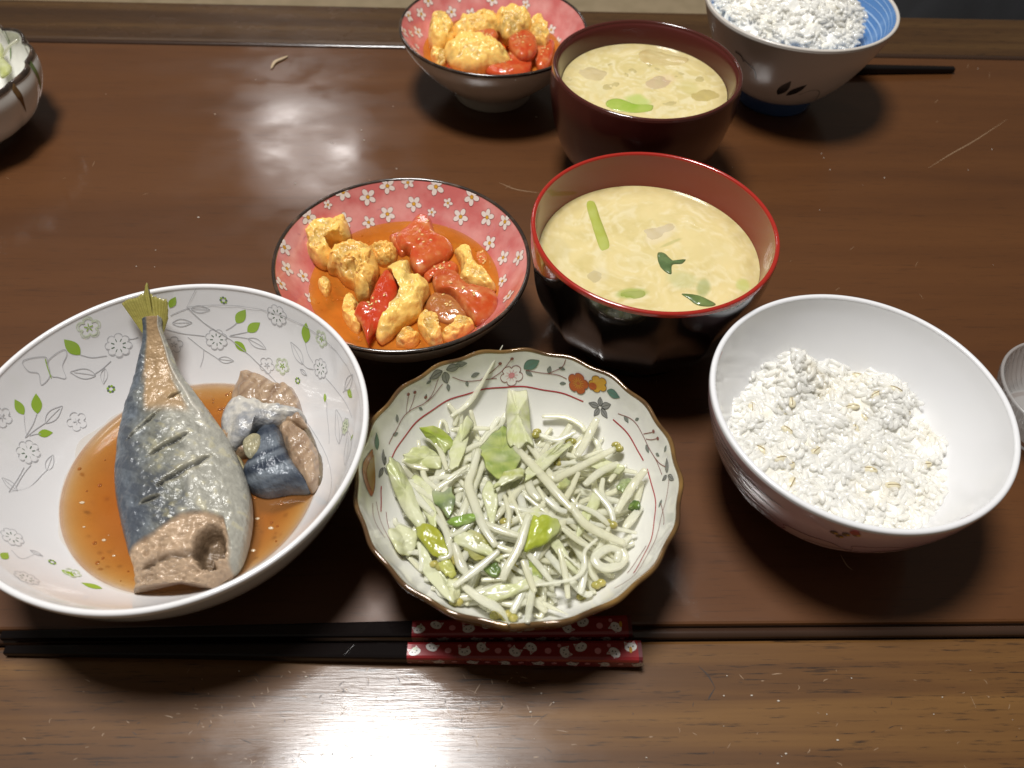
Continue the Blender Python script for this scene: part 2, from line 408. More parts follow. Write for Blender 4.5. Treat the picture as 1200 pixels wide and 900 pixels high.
for sx in (-1, 1):
    for ya in (5, 54):
        xa, xb = sorted((sx*(XW-8), sx*(XW-2))); V, F = box(xa, xb, ya-2.8, ya+2.8, -36, -3.02); obj('leg', V, F, W_FAR, table, False)
# dents, scratches and specks in the varnish
SCR = mat('scratched_varnish', (.30, .20, .12), .45); DENT = mat('dark_dent', (.025, .012, .006), .5)
sm = MB()
def scratch(px, w, mi, z=.006):
    P = catmull([at(*p, z) for p in px], 8)[:, :2]; T = np.gradient(P, axis=0); T /= np.linalg.norm(T, axis=1)[:, None]; N = np.c_[-T[:, 1], T[:, 0]]
    ww = (w/2*np.sin(np.linspace(.2, 2.9, 8)))[:, None]
    X = np.concatenate([P+N*ww, P-N*ww]); X = np.c_[X@EX, X@EY, np.full(16, z)]
    sm.add(X, [(j, j+1, 9+j, 8+j) for j in range(7)], mi)
for a in ([(1088, 197), (1115, 180), (1142, 165), (1180, 140)], [(585, 214), (605, 222), (632, 226)], [(818, 780), (830, 792), (838, 806)], [(838, 806), (832, 816), (830, 820)]):
    scratch(a, .05, 1 if a[0][1] > 700 else 0)
scratch([(985, 650), (992, 662), (999, 668)], .06, 0)
for i in range(230):
    x = rng.uniform(0, 1200) if i > 130 else rng.uniform(220, 640); y = rng.uniform(782, 900)
    if y < 752: continue
    L_ = rng.uniform(2, 8)*(1 if rng.random() < .85 else 2); a = rng.uniform(0, math.pi)
    scratch([(x, y), (x+L_*math.cos(a)*.6+rng.normal()*.8, y+L_*math.sin(a)*.5), (x+L_*math.cos(a), y+L_*math.sin(a))], rng.uniform(.012, .035), int(rng.random() < .35))
for i in range(45):
    x = rng.uniform(0, 1200); y = rng.uniform(60, 700); L_ = rng.uniform(2, 9); a = rng.uniform(0, math.pi)
    scratch([(x, y), (x+L_*.5*math.cos(a), y+L_*.4*math.sin(a)), (x+L_*math.cos(a), y+L_*math.sin(a))], rng.uniform(.008, .022), 0)
o = sm.build('scratches', [SCR, DENT], table); tag(o, kind='stuff')
BASE[table.name] = np.array([0, 0, -36.])
o.data.transform(Matrix.Translation((0, 0, 0)))

# ------------------------------------------------------------------ dark cloth on the floor behind
CLOTH = mat('charcoal_fabric', (.022, .023, .026), .9, bump=[(300, .5, (1, 1, 1)), (25, .8, (1, 1, 1))])
Q = at(1160, 4, -10); n = 40; gx, gy = np.meshgrid(np.linspace(-1, 1, n), np.linspace(-1, 1, 24)); rr = np.clip(1-np.maximum(np.abs(gx), np.abs(gy))**3, 0, 1)
P = np.c_[(gx.ravel()*19), (gy.ravel()*12), np.zeros(n*24)]
h = rr.ravel()**.5*(17+5*fbm(P, .12, 3))-.0
cen = np.array([at(1172, 0, -20)[0]+4, at(1172, 0, -20)[1]+10, 0]); P = P+cen; P[:, 2] = -36+h
o = obj('cloth', P, grid_faces(24, n, False), CLOTH); tag(o, 'crumpled charcoal cloth heaped on the floor behind the table', 'cloth')

# ------------------------------------------------------------------ lump: an uneven solid with a given outline
def lump(outline, z0, h, amp=.12, ns=1.6, power=2.2, n=64, rings=13, thick=.4, seed=0, tilt=None, hole=None, dome=.5, edge=.0):
    """outline: pixels; z0: height of its edge (number, or function of x,y); returns V, F, t, pixel"""
    f = z0 if callable(z0) else (lambda x, y: z0)
    P = np.array([atf(*p, f) for p in outline]); P = catmull(P, n, True); c = P.mean(0)
    V, T = [], []
    for t in np.linspace(1, 0, rings):
        X = c+(P-c)*t; X = X.copy(); X[:, 2] = c[2]+(P[:, 2]-c[2])*t+h*(1-t**power)**dome
        V.append(X); T.append(np.full(n, t))
    V = np.concatenate(V); T = np.concatenate(T)
    nz = fbm(V+seed*3.7, ns, 4); k = np.minimum(1, (1-T)*4+.35)
    V[:, 2] += amp*nz*k
    V[:, 0] += amp*.6*fbm(V+50+seed, ns, 3)*(k); V[:, 1] += amp*.6*fbm(V+90+seed, ns, 3)*(k)
    B1 = c+(P-c)*.93; B1[:, 2] = P[:, 2]-thick; B2 = c[None]-[[0, 0, thick]]
    nv = len(V); V = np.concatenate([V, B1, B2]); F = grid_faces(rings, n)
    F = [f_[::-1] for f_ in F]
    for j in range(n):
        k2 = (j+1) % n; F.append((j, k2, nv+k2, nv+j)[::-1] if False else (nv+j, nv+k2, k2, j)); F.append((nv+n, nv+k2, nv+j))
    F = [f_[::-1] for f_ in F]
    return V, F, np.r_[T, np.ones(n+1)], np.r_[nz, np.zeros(n+1)]
def mixc(a, b, t): t = np.clip(t, 0, 1)[:, None]; return np.array(a)*(1-t)+np.array(b)*t
def mixc3(C, b, t): t = np.asarray(t)[:, None]; return C*(1-t)+np.array(b)*t
def sm01(x, a, b): t = np.clip((x-a)/(b-a), 0, 1); return t*t*(3-2*t)
def pix(V):
    d = np.asarray(V)-EYE; w = d@FW; return np.c_[600+F_PX*(d@RT)/w, 450-F_PX*(d@UP)/w]

# ================================================================== 1. white bowl with fish
FB = Bowl((-12.08, 16.86), [(0, .75), (2, .78), (3.2, .9), (4.1, 1.2), (4.75, 1.7), (5.6, 2.75), (6.35, 4.0), (6.80, 5.05), (6.86, 5.25)],
          [(7.07, 5.25), (7.03, 5.0), (6.6, 3.8), (5.85, 2.4), (5.0, 1.2), (4.2, .55), (3.75, .35), (3.7, .0), (3.4, .0), (3.3, .3), (0, .35)])
t = thing('bowl', 'large white porcelain bowl with green leaf and grey flower print holding fish', 'bowl', (-12.08, 16.86, 0))
FB.path('bowl_body', np.concatenate([FB.inn, FB.lip, FB.out]), PORC, t)
pr = Print(FB)
def flower8(x, y, R):
    o_ = pr.h(x, y); pr.fill(o_, pr.petals(8, R*.93), P_LGREEN if R < .35 else PORC, 0); pr.oline(o_, pr.petals(8, R, .22), P_GREY, .028, n=128)
    for k in range(8):
        a = k*math.pi/4; d = np.array([math.cos(a), math.sin(a)]); pr.oline(o_, [d*R*.33, d*R*.45, d*R*.58], P_DGREEN, .05, False)
def flower5(x, y, R, m):
    o_ = pr.h(x, y); pr.oline(o_, pr.petals(5, R, .35), m, .03, n=100)
    if m is P_LGREEN: pr.oline(o_, pr.petals(5, R*.82, .35), m, .05, n=100)
    for k in range(5):
        a = k*2*math.pi/5+.6; d = np.array([math.cos(a), math.sin(a)]); pr.oline(o_, [d*.03, d*R*.2, d*R*.38], P_GREY if m is P_GREY else P_GREEN, .045, False)
def mini(x, y, R):
    o_ = pr.h(x, y)
    for k in range(8):
        a = k*math.pi/4; pr.disc(o_, R*.27, P_GREEN if k % 2 else P_DGREEN, 0, (R*.62*math.cos(a), R*.62*math.sin(a)), 7)
for x, y, R in [(139, 405, .50), (33, 530, .46), (254, 398, .46), (325, 370, .47), (376, 432, .42), (14, 630, .42), (31, 678, .42), (405, 500, .34)]: flower8(x, y, R)
for x, y, R, m_ in [(104, 384, .45, P_LGREEN), (90, 494, .38, P_GREY), (204, 404, .35, P_GREY), (2, 489, .38, P_GREY), (313, 428, .35, P_GREY), (331, 429, .36, P_LGREEN), (377, 397, .36, P_LGREEN), (85, 672, .30, P_LGREEN)]: flower5(x, y, R, m_)
for x, y, R in [(130, 456, .19), (262, 352, .19), (349, 446, .17), (61, 659, .17)]: mini(x, y, R)
for p, q in [((94, 416), (75, 398)), ((28, 486), (17, 468)), ((44, 485), (42, 461)), ((44, 509), (62, 507)), ((277, 379), (288, 363)), ((290, 389), (305, 378)), ((275, 400), (289, 413)), ((358, 402), (359, 378)),
             ((407, 457), (413, 466)), ((381, 461), (381, 472)), ((199, 361), (206, 348)), ((411, 516), (414, 509)), ((2, 655), (9, 648)), ((120, 690), (95, 683)), ((72, 668), (88, 676))]: pr.leaf(p, q, P_GREEN, .52)
for p, q in [((112, 440), (82, 436)), ((123, 432), (121, 450)), ((53, 496), (73, 476)), ((219, 360), (219, 338)), ((224, 362), (246, 363)), ((202, 379), (225, 378)), ((291, 397), (312, 409)), ((256, 421), (274, 423)),
             ((355, 427), (341, 401)), ((404, 457), (414, 439)), ((20, 575), (2, 560)), ((55, 552), (62, 533)), ((352, 433), (360, 440)), ((398, 520), (394, 480)), ((405, 545), (408, 505)), ((35, 645), (50, 652))]: pr.leaf(p, q, None, .42, P_GREY)
for L_ in [[(94, 416), (108, 419), (125, 417)], [(130, 423), (120, 432), (110, 439)], [(29, 513), (38, 498), (43, 485)], [(31, 512), (29, 500), (28, 487)], [(30, 513), (42, 503), (54, 495)], [(34, 511), (42, 509), (48, 509)],
           [(193, 386), (215, 391), (240, 394)], [(220, 395), (238, 409), (256, 421)], [(239, 409), (238, 420), (235, 430)], [(265, 387), (272, 383), (278, 378)], [(270, 393), (280, 391), (290, 389)], [(269, 394), (280, 395), (292, 397)],
           [(358, 402), (361, 414), (367, 425)], [(353, 424), (360, 431), (368, 433)], [(382, 443), (395, 458), (404, 470), (413, 490)], [(402, 460), (405, 457), (408, 457)], [(200, 370), (208, 366), (222, 361)],
           [(28, 548), (20, 562), (10, 577)], [(10, 577), (35, 570), (55, 551)], [(36, 545), (28, 555), (18, 572)], [(383, 470), (384, 490), (386, 520)], [(150, 397), (156, 397), (162, 395)], [(13, 645), (25, 655), (40, 650)]]: pr.stem(L_, P_GREY, .03)
for W in ([(55.5, 424), (51, 418), (27, 423), (33, 435), (45, 438), (48, 451), (58, 441)], [(55.5, 424), (74, 410), (78, 416), (73, 429), (77, 443), (67, 442), (60, 440)]):
    pr.line([pr.h(*w) for w in W], P_GREY, .03, 1, True, 60)
pr.stem([(53, 421), (56, 432), (60, 443)], P_GREEN, .07)
pr.build('floral_print', t)

# broth
BROTH = liquid('amber_broth', None, (.40, .165, .05), .34)
def disc_liquid(bw, z, r, depth_tint, mat_, name, ripple=.0):
    rs = np.linspace(0, 1, 26)**.8*r; th = np.linspace(0, 2*math.pi, 96, endpoint=False); V, C = [], []
    for q in rs:
        X = np.c_[bw.c[0]+q*np.cos(th), bw.c[1]+q*np.sin(th), np.full(96, z)]
        if q > r-.12: X[:, 2] += .03*(1-(r-q)/.12)
        V.append(X); d = max(z-float(bw.zin(q)), 0); C.append(np.tile(np.exp(-np.array(depth_tint)*d), (96, 1)))
    return obj(name, np.concatenate(V), [f_[::-1] for f_ in grid_faces(26, 96)], mat_, None, True, np.concatenate(C), base=(bw.c[0], bw.c[1], z), orient=False)
o = disc_liquid(FB, 1.72, 4.77, (.42, 1.25, 3.0), BROTH, 'broth'); tag(o, 'clear amber simmering broth pooled around the fish in the white bowl', 'broth')

def droplets(bw, z, r0, n, parent, m_):
    mb = MB()
    for i in range(n):
        a = rng.uniform(0, 6.28); q = r0*math.sqrt(rng.random()); s_ = rng.uniform(.025, .085)*(1 if rng.random() < .85 else 1.7)
        V, F = blob((bw.c[0]+q*math.cos(a), bw.c[1]+q*math.sin(a), z), (s_, s_, .016), 12, 6); mb.add(V, F, 0, np.array([.95, .72, .3]))
    o = mb.build('oil_droplets', [m_], parent, True, True); tag(o, kind='stuff')
BASE[o.name] = np.array([FB.c[0], FB.c[1], 1.72]); droplets(FB, 1.725, 4.5, 90, o, BROTH)
th = np.linspace(0, 2*math.pi, 180, endpoint=False); q0 = float(np.interp(4.74, FB.inn[:, 0], FB.arc['in'])); hh = .16+.30*np.clip(fbm(np.c_[4*np.cos(th), 4*np.sin(th), 0*th], .8, 3)+.15, 0, 1)
V = np.concatenate([FB.pos('in', th, q0+hh*k-.06, .012) for k in (0, .5, 1)]); C = np.concatenate([np.tile(c_, (180, 1)) for c_ in ((.90, .70, .36), (.93, .80, .55), (.99, .96, .90))])
FILM = mat('thin_broth_film', (.8, .6, .3), .15, coat=1, coat_rough=.05, alpha=.13)
obj('broth_film', V, [f_[::-1] for f_ in grid_faces(3, 180)], FILM, o, True, C, orient=False)
mb = MB()
for k in range(34):
    a = rng.uniform(0, 6.28); q = rng.uniform(.5, 4.4); V, F = blob((FB.c[0]+q*math.cos(a), FB.c[1]+q*math.sin(a), 1.71), np.array([.10, .06, .03])*rng.uniform(.4, 1.3), 8, 6, .3, 2, k); mb.add(V, F)
tag(mb.build('fish_flakes', [mat('pale_fish_flake', (.52, .40, .26), .4, coat=.4)], o), kind='stuff')
# the fish: cut-off tail half lying on its side
ST = [((156, 694), (250, 690), 1.9, .9), ((158, 672), (280, 664), 2.05, 1.1), ((152, 648), (293, 625), 2.2, 1.2), ((143, 612), (295, 590), 2.3, 1.25), ((137, 572), (286, 553), 2.35, 1.25), ((138, 538), (268, 517), 2.45, 1.15),
      ((143, 505), (248, 487), 2.6, 1.05), ((149, 478), (229, 462), 2.9, .85), ((158, 447), (213, 440), 3.3, .6), ((165, 415), (201, 412), 3.9, .42), ((168, 390), (191, 388), 4.5, .30), ((167, 376), (190, 374), 4.9, .22)]
zc = []
for (l, r, z, th_) in ST:
    mx_, my_ = (l[0]+r[0])/2, (l[1]+r[1])/2; w_ = FB.hit(mx_, my_)[2]; zc.append(max(z, w_[2]+th_+.08 if my_ < 450 else z))
NST = 330
LW = catmull([at(*s[0], z) for s, z in zip(ST, zc)], NST); RW = catmull([at(*s[1], z) for s, z in zip(ST, zc)], NST)
LP = catmull([s[0] for s in ST], NST); RP = catmull([s[1] for s in ST], NST); TH = catmull([[s[3]] for s in ST], NST)[:, 0]
NU = 260; V, C = [], []
SL = [((181, 556), (231, 525), 1.9), ((196, 590), (258, 551), 2.3), ((158, 533), (197, 499), 1.2), ((205, 484), (218, 474), 1.4), ((172, 610), (200, 600), 1.2)]
ph = np.linspace(0, 2*math.pi, NU, endpoint=False); up_ = np.sin(ph); cu = np.cos(ph)
ex = np.sign(cu)*np.abs(cu)**.8; ez = np.sign(up_)*np.abs(up_)**.75
for i in range(NST):
    mid = (LW[i]+RW[i])/2; hv = (RW[i]-LW[i])/2
    X = mid+ex[:, None]*hv+np.c_[0*ez, 0*ez, ez*TH[i]]
    u = (ex+1)/2; pp = LP[i]+(RP[i]-LP[i])*u[:, None]; top = (ez > -.1)
    x, y = pp[:, 0], pp[:, 1]; n3 = np.c_[x*.05, y*.05, 0*x]
    na, nb, nc = fbm(n3, 1, 4), fbm(n3+31, 3.2, 3), fbm(np.c_[x*.02+y*.012, y*.16-x*.09, 0*x], 1, 3)
    back, mot, belly = np.array([.115, .132, .152]), np.array([.185, .185, .155]), np.array([.345, .335, .285])
    un = u+.16*na
    c = mixc(back, mot, sm01(un, .12, .38)); c = c*(1-sm01(un, .42, .68))[:, None]+belly*sm01(un, .42, .68)[:, None]
    n9 = fbm(np.c_[x*.5, y*.22, 0*x], 1, 3); c *= (1+.25*nb+.45*nc*(1-.7*sm01(un, .5, .8))+.35*n9*(1-.6*sm01(un, .5, .8)))[:, None]
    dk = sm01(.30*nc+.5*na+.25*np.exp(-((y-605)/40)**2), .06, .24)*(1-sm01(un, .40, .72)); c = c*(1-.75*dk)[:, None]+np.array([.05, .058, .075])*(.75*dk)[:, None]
    yl = sm01(nb+.5*nc, .25, .5)*sm01(un, .2, .4)*.26; c = c*(1-yl)[:, None]+np.array([.48, .41, .17])*yl[:, None]
    # skinned tan strip towards the tail
    tan = sm01(y, 505, 488)*sm01(u, .30, .38)*(1-sm01(u, .74, .82)); tan = np.maximum(tan, sm01(y, 470, 440)*sm01(u, .22, .34)*(1-sm01(u, .8, .9)))
    c = c*(1-tan)[:, None]+(np.array([.36, .24, .13])*(1+.18*nb)[:, None])*tan[:, None]
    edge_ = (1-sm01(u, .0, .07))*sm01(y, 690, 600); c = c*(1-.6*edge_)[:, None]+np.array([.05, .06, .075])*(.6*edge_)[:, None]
    # cut: flesh below the torn skin line
    line = np.interp(x, [150, 161, 189, 222, 250, 268, 290], [655, 652, 642, 620, 618, 622, 690])+3*na+2*nb
    fl_ = sm01(y-line, -1.5, 2.5)*sm01(278+6*na-x, 0, 8)
    c = c*(1-fl_)[:, None]+(np.array([.43, .305, .20])*(1+.22*nb+.15*na)[:, None])*fl_[:, None]
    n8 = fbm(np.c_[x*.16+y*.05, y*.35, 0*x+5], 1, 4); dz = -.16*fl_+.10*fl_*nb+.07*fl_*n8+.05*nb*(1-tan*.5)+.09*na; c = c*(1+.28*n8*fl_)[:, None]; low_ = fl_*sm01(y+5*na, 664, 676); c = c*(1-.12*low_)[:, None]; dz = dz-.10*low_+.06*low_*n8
    cre = np.exp(-((y-(668-.25*(x-200)+5*na))/3.2)**2)*sm01(x, 165, 180)*(1-sm01(x, 232, 240)); dz -= .22*cre*fl_; c *= (1-.55*cre*fl_)[:, None]
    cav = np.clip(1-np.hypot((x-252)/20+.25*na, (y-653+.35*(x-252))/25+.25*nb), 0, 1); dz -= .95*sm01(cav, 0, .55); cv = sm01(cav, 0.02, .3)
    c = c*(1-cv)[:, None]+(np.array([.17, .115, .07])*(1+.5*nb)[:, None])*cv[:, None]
    for (a, b, w_) in SL:
        a, b = np.array(a), np.array(b); ab = b-a; tt = np.clip(((pp-a)@ab)/(ab@ab), 0, 1); dist = np.hypot(*(pp-(a+tt[:, None]*ab)).T)+1.2*nb
        ww = w_*(np.sin(np.pi*np.clip(tt, .03, .97))**.6); g_ = np.exp(-(dist/ww)**2); rim_ = np.exp(-((dist-2.2*ww)/(ww*.9))**2)
        dz -= .16*g_; dz += .015*rim_; c *= (1-.88*g_)[:, None]; c = c*(1-.25*rim_)[:, None]+np.array([.40, .34, .17])*(.25*rim_)[:, None]
    rip = np.exp(-((u-.86-.03*na)/.035)**2)*sm01(y, 530, 480); dz += .16*rip; c = c*(1-.7*rip)[:, None]+np.array([.62, .58, .50])*(.7*rip)[:, None]
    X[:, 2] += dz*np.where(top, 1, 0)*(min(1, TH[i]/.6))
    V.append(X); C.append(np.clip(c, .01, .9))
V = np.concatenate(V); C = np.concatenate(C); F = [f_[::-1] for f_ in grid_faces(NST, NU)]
nv = len(V); V = np.concatenate([V, V[:NU].mean(0)[None]+[[.1, .35, 0]], V[-NU:].mean(0)[None]]); C = np.concatenate([C, [[.3, .2, .15]], [[.3, .25, .1]]])
for j in range(NU): F.append((nv, j, (j+1) % NU)[::-1]); F.append((nv+1, nv-NU+(j+1) % NU, nv-NU+j)[::-1])
F = [f_[::-1] for f_ in F]
FISH = mat('wet_fish_skin', (.5, .5, .5), .38, coat=.28, coat_rough=.11, attr=True, metal=.08, spec=.3, bump=[(650, .45, (1, 1, 1)), (110, .35, (1, .45, 1))])
FLESH = mat('cooked_fish_flesh', (.5, .4, .3), .38, coat=.5, coat_rough=.15, attr=True, sss=.15, sssr=.2, bump=[(420, .4, (1, .35, 1)), (100, .6, (1, 1, 1))])
fish = thing('fish', 'simmered tail half of a silver-blue fish with slit skin in the white bowl', 'fish', (-12.6, 16.5, .9))
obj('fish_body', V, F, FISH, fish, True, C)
# tail fin: two lobes of rays standing up against the bowl wall
FIN = mat('olive_fin', (.30, .25, .07), .35, coat=.5, attr=True, sss=.1, bump=[(500, .3, (1, 1, 1))])
def fin(outline_root, tips, zr, zt, name):
    a, b = [at(*p, z) for p, z in zip(outline_root, zr)]; n = 25; V = []; C = []
    T = catmull([at(*p, z) for p, z in zip(tips, zt)], n); R_ = a+(b-a)*np.linspace(0, 1, n)[:, None]
    for s_ in (0, 1):
        for k in range(13):
            tt = k/12; X = R_*(1-tt)+T*tt; rg = .035*np.cos(np.arange(n)*math.pi)
            X = X+np.c_[0*rg, -(.05*(1-tt)+.012)*(1 if s_ == 0 else -1)+rg*tt+.16*(1-tt), 0*rg-.12*(1-tt)]; V.append(X)
            cc = mixc((.36, .31, .085), (.24, .21, .045), (np.arange(n) % 2)*.8+.2*tt); C.append(cc)
    V = np.concatenate(V); C = np.concatenate(C); m_ = 13*n
    F = grid_faces(13, n, False)+[tuple(i+m_ for i in f_[::-1]) for f_ in grid_faces(13, n, False)]
    for k in range(12):
        F.append((k*n, (k+1)*n, m_+(k+1)*n, m_+k*n)); F.append((k*n+n-1, m_+k*n+n-1, m_+(k+1)*n+n-1, (k+1)*n+n-1))
    for j in range(n-1): F.append((12*n+j, 12*n+j+1, m_+12*n+j+1, m_+12*n+j))
    return obj(name, V, F, FIN, fish, True, C)
zw = lambda x, y: max(float(FB.hit(x, y)[2][2]), 0)
fin([(168, 395), (182, 392)], [(142, 356), (150, 351), (160, 349), (167, 344), (171, 352)], [4.55, 4.6], [5.35, 5.45, 5.5, 5.6, 5.4], 'tail_fin_lobe')
fin([(178, 395), (190, 390)], [(168, 346), (172, 331), (177, 345), (188, 350), (196, 353), (197, 374)], [4.6, 4.5], [5.55, 5.9, 5.5, 5.45, 5.35, 4.75], 'tail_fin_lobe')

# second piece of fish
p2 = thing('fish_piece', 'smaller broken chunk of silver and dark blue fish beside the tail half', 'fish piece', (-9.3, 18.6, 1))
def fpart(name, outline, z0, h, colf, m_, amp=.15, ns=1.6, seed=0, power=2.5, thick=.8, dome=.5):
    V, F, T, nz = lump(outline, z0, h, amp*1.25, ns, 4, 110, 26, thick, seed, dome=.6); V[:, 2] += .10*fbm(np.c_[V[:, 0]*5+V[:, 1]*2, V[:, 1]*1.5-V[:, 0], V[:, 2]*2], 1, 4)*np.minimum(1, (1-T)*5); pp = pix(V)
    return obj(name, V, F, m_, p2, True, np.clip(colf(pp[:, 0], pp[:, 1], T, nz), .01, .95))
def flesh_c(x, y, T, nz):
    st = fbm(np.c_[(x+y)*.16, (x-y)*.03, 0*x], 1, 3); return mixc((.40, .28, .18), (.20, .12, .07), .35+.9*st)
fpart('flesh', [(278, 452), (283, 440), (300, 444), (325, 455), (348, 462), (356, 490), (362, 508), (330, 500), (300, 492), (272, 486)], 1.9, .9, flesh_c, FLESH, .22, 1.8, 1)
fpart('flesh', [(328, 503), (340, 496), (356, 508), (372, 530), (376, 560), (366, 577), (350, 560), (338, 535)], 1.9, .75, flesh_c, FLESH, .2, 1.6, 2)
fpart('flesh', [(265, 500), (280, 495), (298, 505), (300, 530), (285, 538), (268, 532), (259, 516)], 1.75, .7, flesh_c, FLESH, .2, 1.8, 5)
fpart('silver_skin', [(259, 500), (270, 473), (292, 468), (330, 474), (352, 483), (358, 492), (340, 500), (322, 508), (302, 510), (292, 525), (270, 530)], 2.0, .85,
      lambda x, y, T, nz: mixc((.55, .52, .46), (.26, .265, .28), .45+1.2*nz+.9*fbm(np.c_[x*.15, y*.3, 0*x], 1, 3)), FISH, .18, 1.4, 3)
fpart('blue_skin', [(300, 515), (318, 500), (330, 508), (340, 535), (352, 555), (364, 575), (340, 578), (312, 582), (292, 574), (285, 555), (296, 540)], 1.9, .95,
      lambda x, y, T, nz: mixc((.10, .135, .21), (.28, .33, .38), .35+1.3*fbm(np.c_[x*.05+y*.12, y*.02, 0*x], 1, 3))*(.75+.45*(1-T))[:, None]*0+mixc((.035, .045, .065), (.22, .25, .28), .35+1.5*fbm(np.c_[x*.05+y*.12, y*.02, 0*x], 1, 3)), FISH, .12, 1.3, 4)
fpart('loose_skin', [(285, 516), (296, 508), (306, 512), (304, 528), (294, 538), (286, 530)], 2.75, .16, lambda x, y, T, nz: mixc((.36, .32, .19), (.22, .21, .15), .5+nz), FISH, .08, 2.2, 6, thick=.1)
fpart('belly_strip', [(268, 540), (280, 536), (292, 552), (300, 570), (292, 574), (278, 560)], 1.75, .4, lambda x, y, T, nz: mixc((.42, .34, .16), (.24, .21, .13), .5+nz), FLESH, .1, 2, 7)
fpart('fin_edge', [(355, 497), (364, 505), (374, 530), (380, 555), (376, 572), (368, 560), (362, 530)], 1.8, .4, lambda x, y, T, nz: mixc((.20, .15, .09), (.08, .065, .045), .5+nz), FLESH, .15, 3, 8)

# ================================================================== 2. scalloped dish with bean sprouts
NL = 20
def dmod(th, r, z):
    w = np.clip((np.asarray(r)-4.2)/1.7, 0, 1)**1.5; s_ = np.cos(NL*th+.4); return r*(1+.008*w*s_), z+.03*w*s_
DB = Bowl((.39, 16.43), [(0, 1.05), (2.0, 1.07), (3.4, 1.2), (4.3, 1.65), (5.0, 2.4), (5.45, 3.25), (5.68, 4.0), (5.70, 4.08)],
          [(5.84, 4.08), (5.80, 3.85), (5.45, 2.8), (4.85, 1.75), (4.0, .95), (3.2, .62), (2.95, .45), (2.9, 0), (2.6, 0), (2.5, .4), (0, .5)], mod=dmod, seg=240)
t = thing('dish', 'scalloped cream dish with gilded brown rim and orange flower print heaped with bean sprouts', 'dish', (.39, 16.43, 0))
DB.path('dish_body', np.concatenate([DB.inn, DB.lip[:2]]), PORC2, t)
DB.path('dish_underside', np.concatenate([DB.out[2:]]), OCHRE, t)
rim_pts = [(5.695, 4.06), (5.70, 4.12), (5.735, 4.165), (5.785, 4.175), (5.835, 4.15), (5.865, 4.09), (5.86, 4.0), (5.84, 3.9), (5.80, 3.82)]
DB.path('gilded_rim', rim_pts, GOLD, t)
pr = Print(DB)
for arc in ([(456, 545), (468, 520), (484, 499), (520, 472), (560, 458), (600, 453), (640, 457), (684, 470)], [(719, 491), (738, 512), (754, 540)], [(758, 550), (767, 580), (768, 605), (760, 640), (742, 672)], [(447, 570), (446, 585), (446, 600)]): pr.stem(arc, P_RED, .055, n=60)
# plum blossom, leaves and vines
def fl5(x, y, R, fillm, linem, w=.03, cm=None, cr=.12, rot=.3):
    o_ = pr.h(x, y); pr.fill(o_, pr.petals(5, R, .3, rot, 10), fillm, 0); pr.oline(o_, pr.petals(5, R, .3, rot, 10), linem, w, n=100, layer=2)
    if cm: pr.disc(o_, cr, cm, 2, n=14)
    return o_
o_ = fl5(599.5, 439.5, .47, P_WHITE, P_VINE, .03, P_PINK2, .13)
for k in range(10):
    a = k*math.pi/5; d = np.array([math.cos(a), math.sin(a)]); pr.oline(o_, [d*.1, d*.18, d*.26], P_PINK2, .018, False, 3)
fl5(701, 450, .40, P_YEL, P_BROWN, .022)
o_ = pr.h(695, 452); pr.disc(o_, .17, P_ORANGE, 3, n=14)
o_ = pr.h(678, 448.5); pr.fill(o_, pr.petals(5, .46, .25, .9, 10), P_ORANGE, 4); pr.oline(o_, pr.petals(5, .46, .25, .9, 10), P_VINE, .025, n=100, layer=5)
for k in range(14):
    a = k*math.pi/7; d = np.array([math.cos(a), math.sin(a)]); pr.oline(o_, [d*.08, d*.16, d*.25], P_YEL, .02, False, 6)
for p, q in [((614, 433), (632, 422)), ((711, 459), (727, 465)), ((441, 527), (442, 508))]: pr.leaf(p, q, P_TEAL, .55, P_DGREEN, .022)
def smoke(x, y, tips, fat=.55):
    for q in tips: pr.leaf((x+(q[0]-x)*.12, y+(q[1]-y)*.12), q, P_SMOKE, fat, P_BLACK, .018)
smoke(703, 478, [(690, 472), (716, 474), (712, 490), (696, 488), (703, 466)])
smoke(521, 435, [(539, 427), (503, 444), (524, 450)], .6)
smoke(783, 556, [(782, 537), (777, 563), (789, 563)], .5)
smoke(449, 546, [(449, 527), (444, 560), (454, 557), (452, 535)], .4)
pr.leaf((434, 582), (435, 526), P_ORANGE, .55, P_VINE, .03); pr.leaf((436, 577), (437, 532), P_OCHRE, .4, None, layer=2)
for L_ in [[(456, 521), (463, 505), (471, 490), (484, 480), (497, 472), (507, 460), (514, 445)], [(476, 485), (478, 472), (479, 465)], [(480, 482), (484, 472), (486, 463)], [(497, 472), (508, 463), (519, 451)], [(530, 442), (545, 446), (565, 446), (582, 443)],
           [(563, 446), (575, 437), (585, 427)], [(576, 444), (588, 434), (599, 421)], [(664, 445), (654, 440), (643, 437), (630, 436), (616, 435)], [(643, 437), (658, 431), (663, 422)], [(725, 484), (740, 492), (755, 511), (764, 532), (777, 556)],
           [(755, 508), (760, 507), (766, 506)], [(758, 514), (764, 515), (770, 514)], [(766, 536), (773, 543), (781, 547)], [(784, 562), (781, 580), (775, 610), (770, 625)], [(774, 590), (779, 605), (778, 615)], [(770, 625), (760, 650), (742, 675), (720, 690)],
           [(440, 588), (446, 610), (458, 636), (472, 655)], [(436, 590), (440, 612), (450, 630)], [(452, 600), (456, 620), (464, 640)], [(757, 640), (748, 655), (735, 672)]]: pr.stem(L_, P_VINE, .03, n=30)
for x, y in [(479, 463), (486, 460), (586, 425), (600, 420), (767, 505), (771, 514), (498, 465)]: pr.disc(pr.h(x, y), .075, P_VINE, 1)
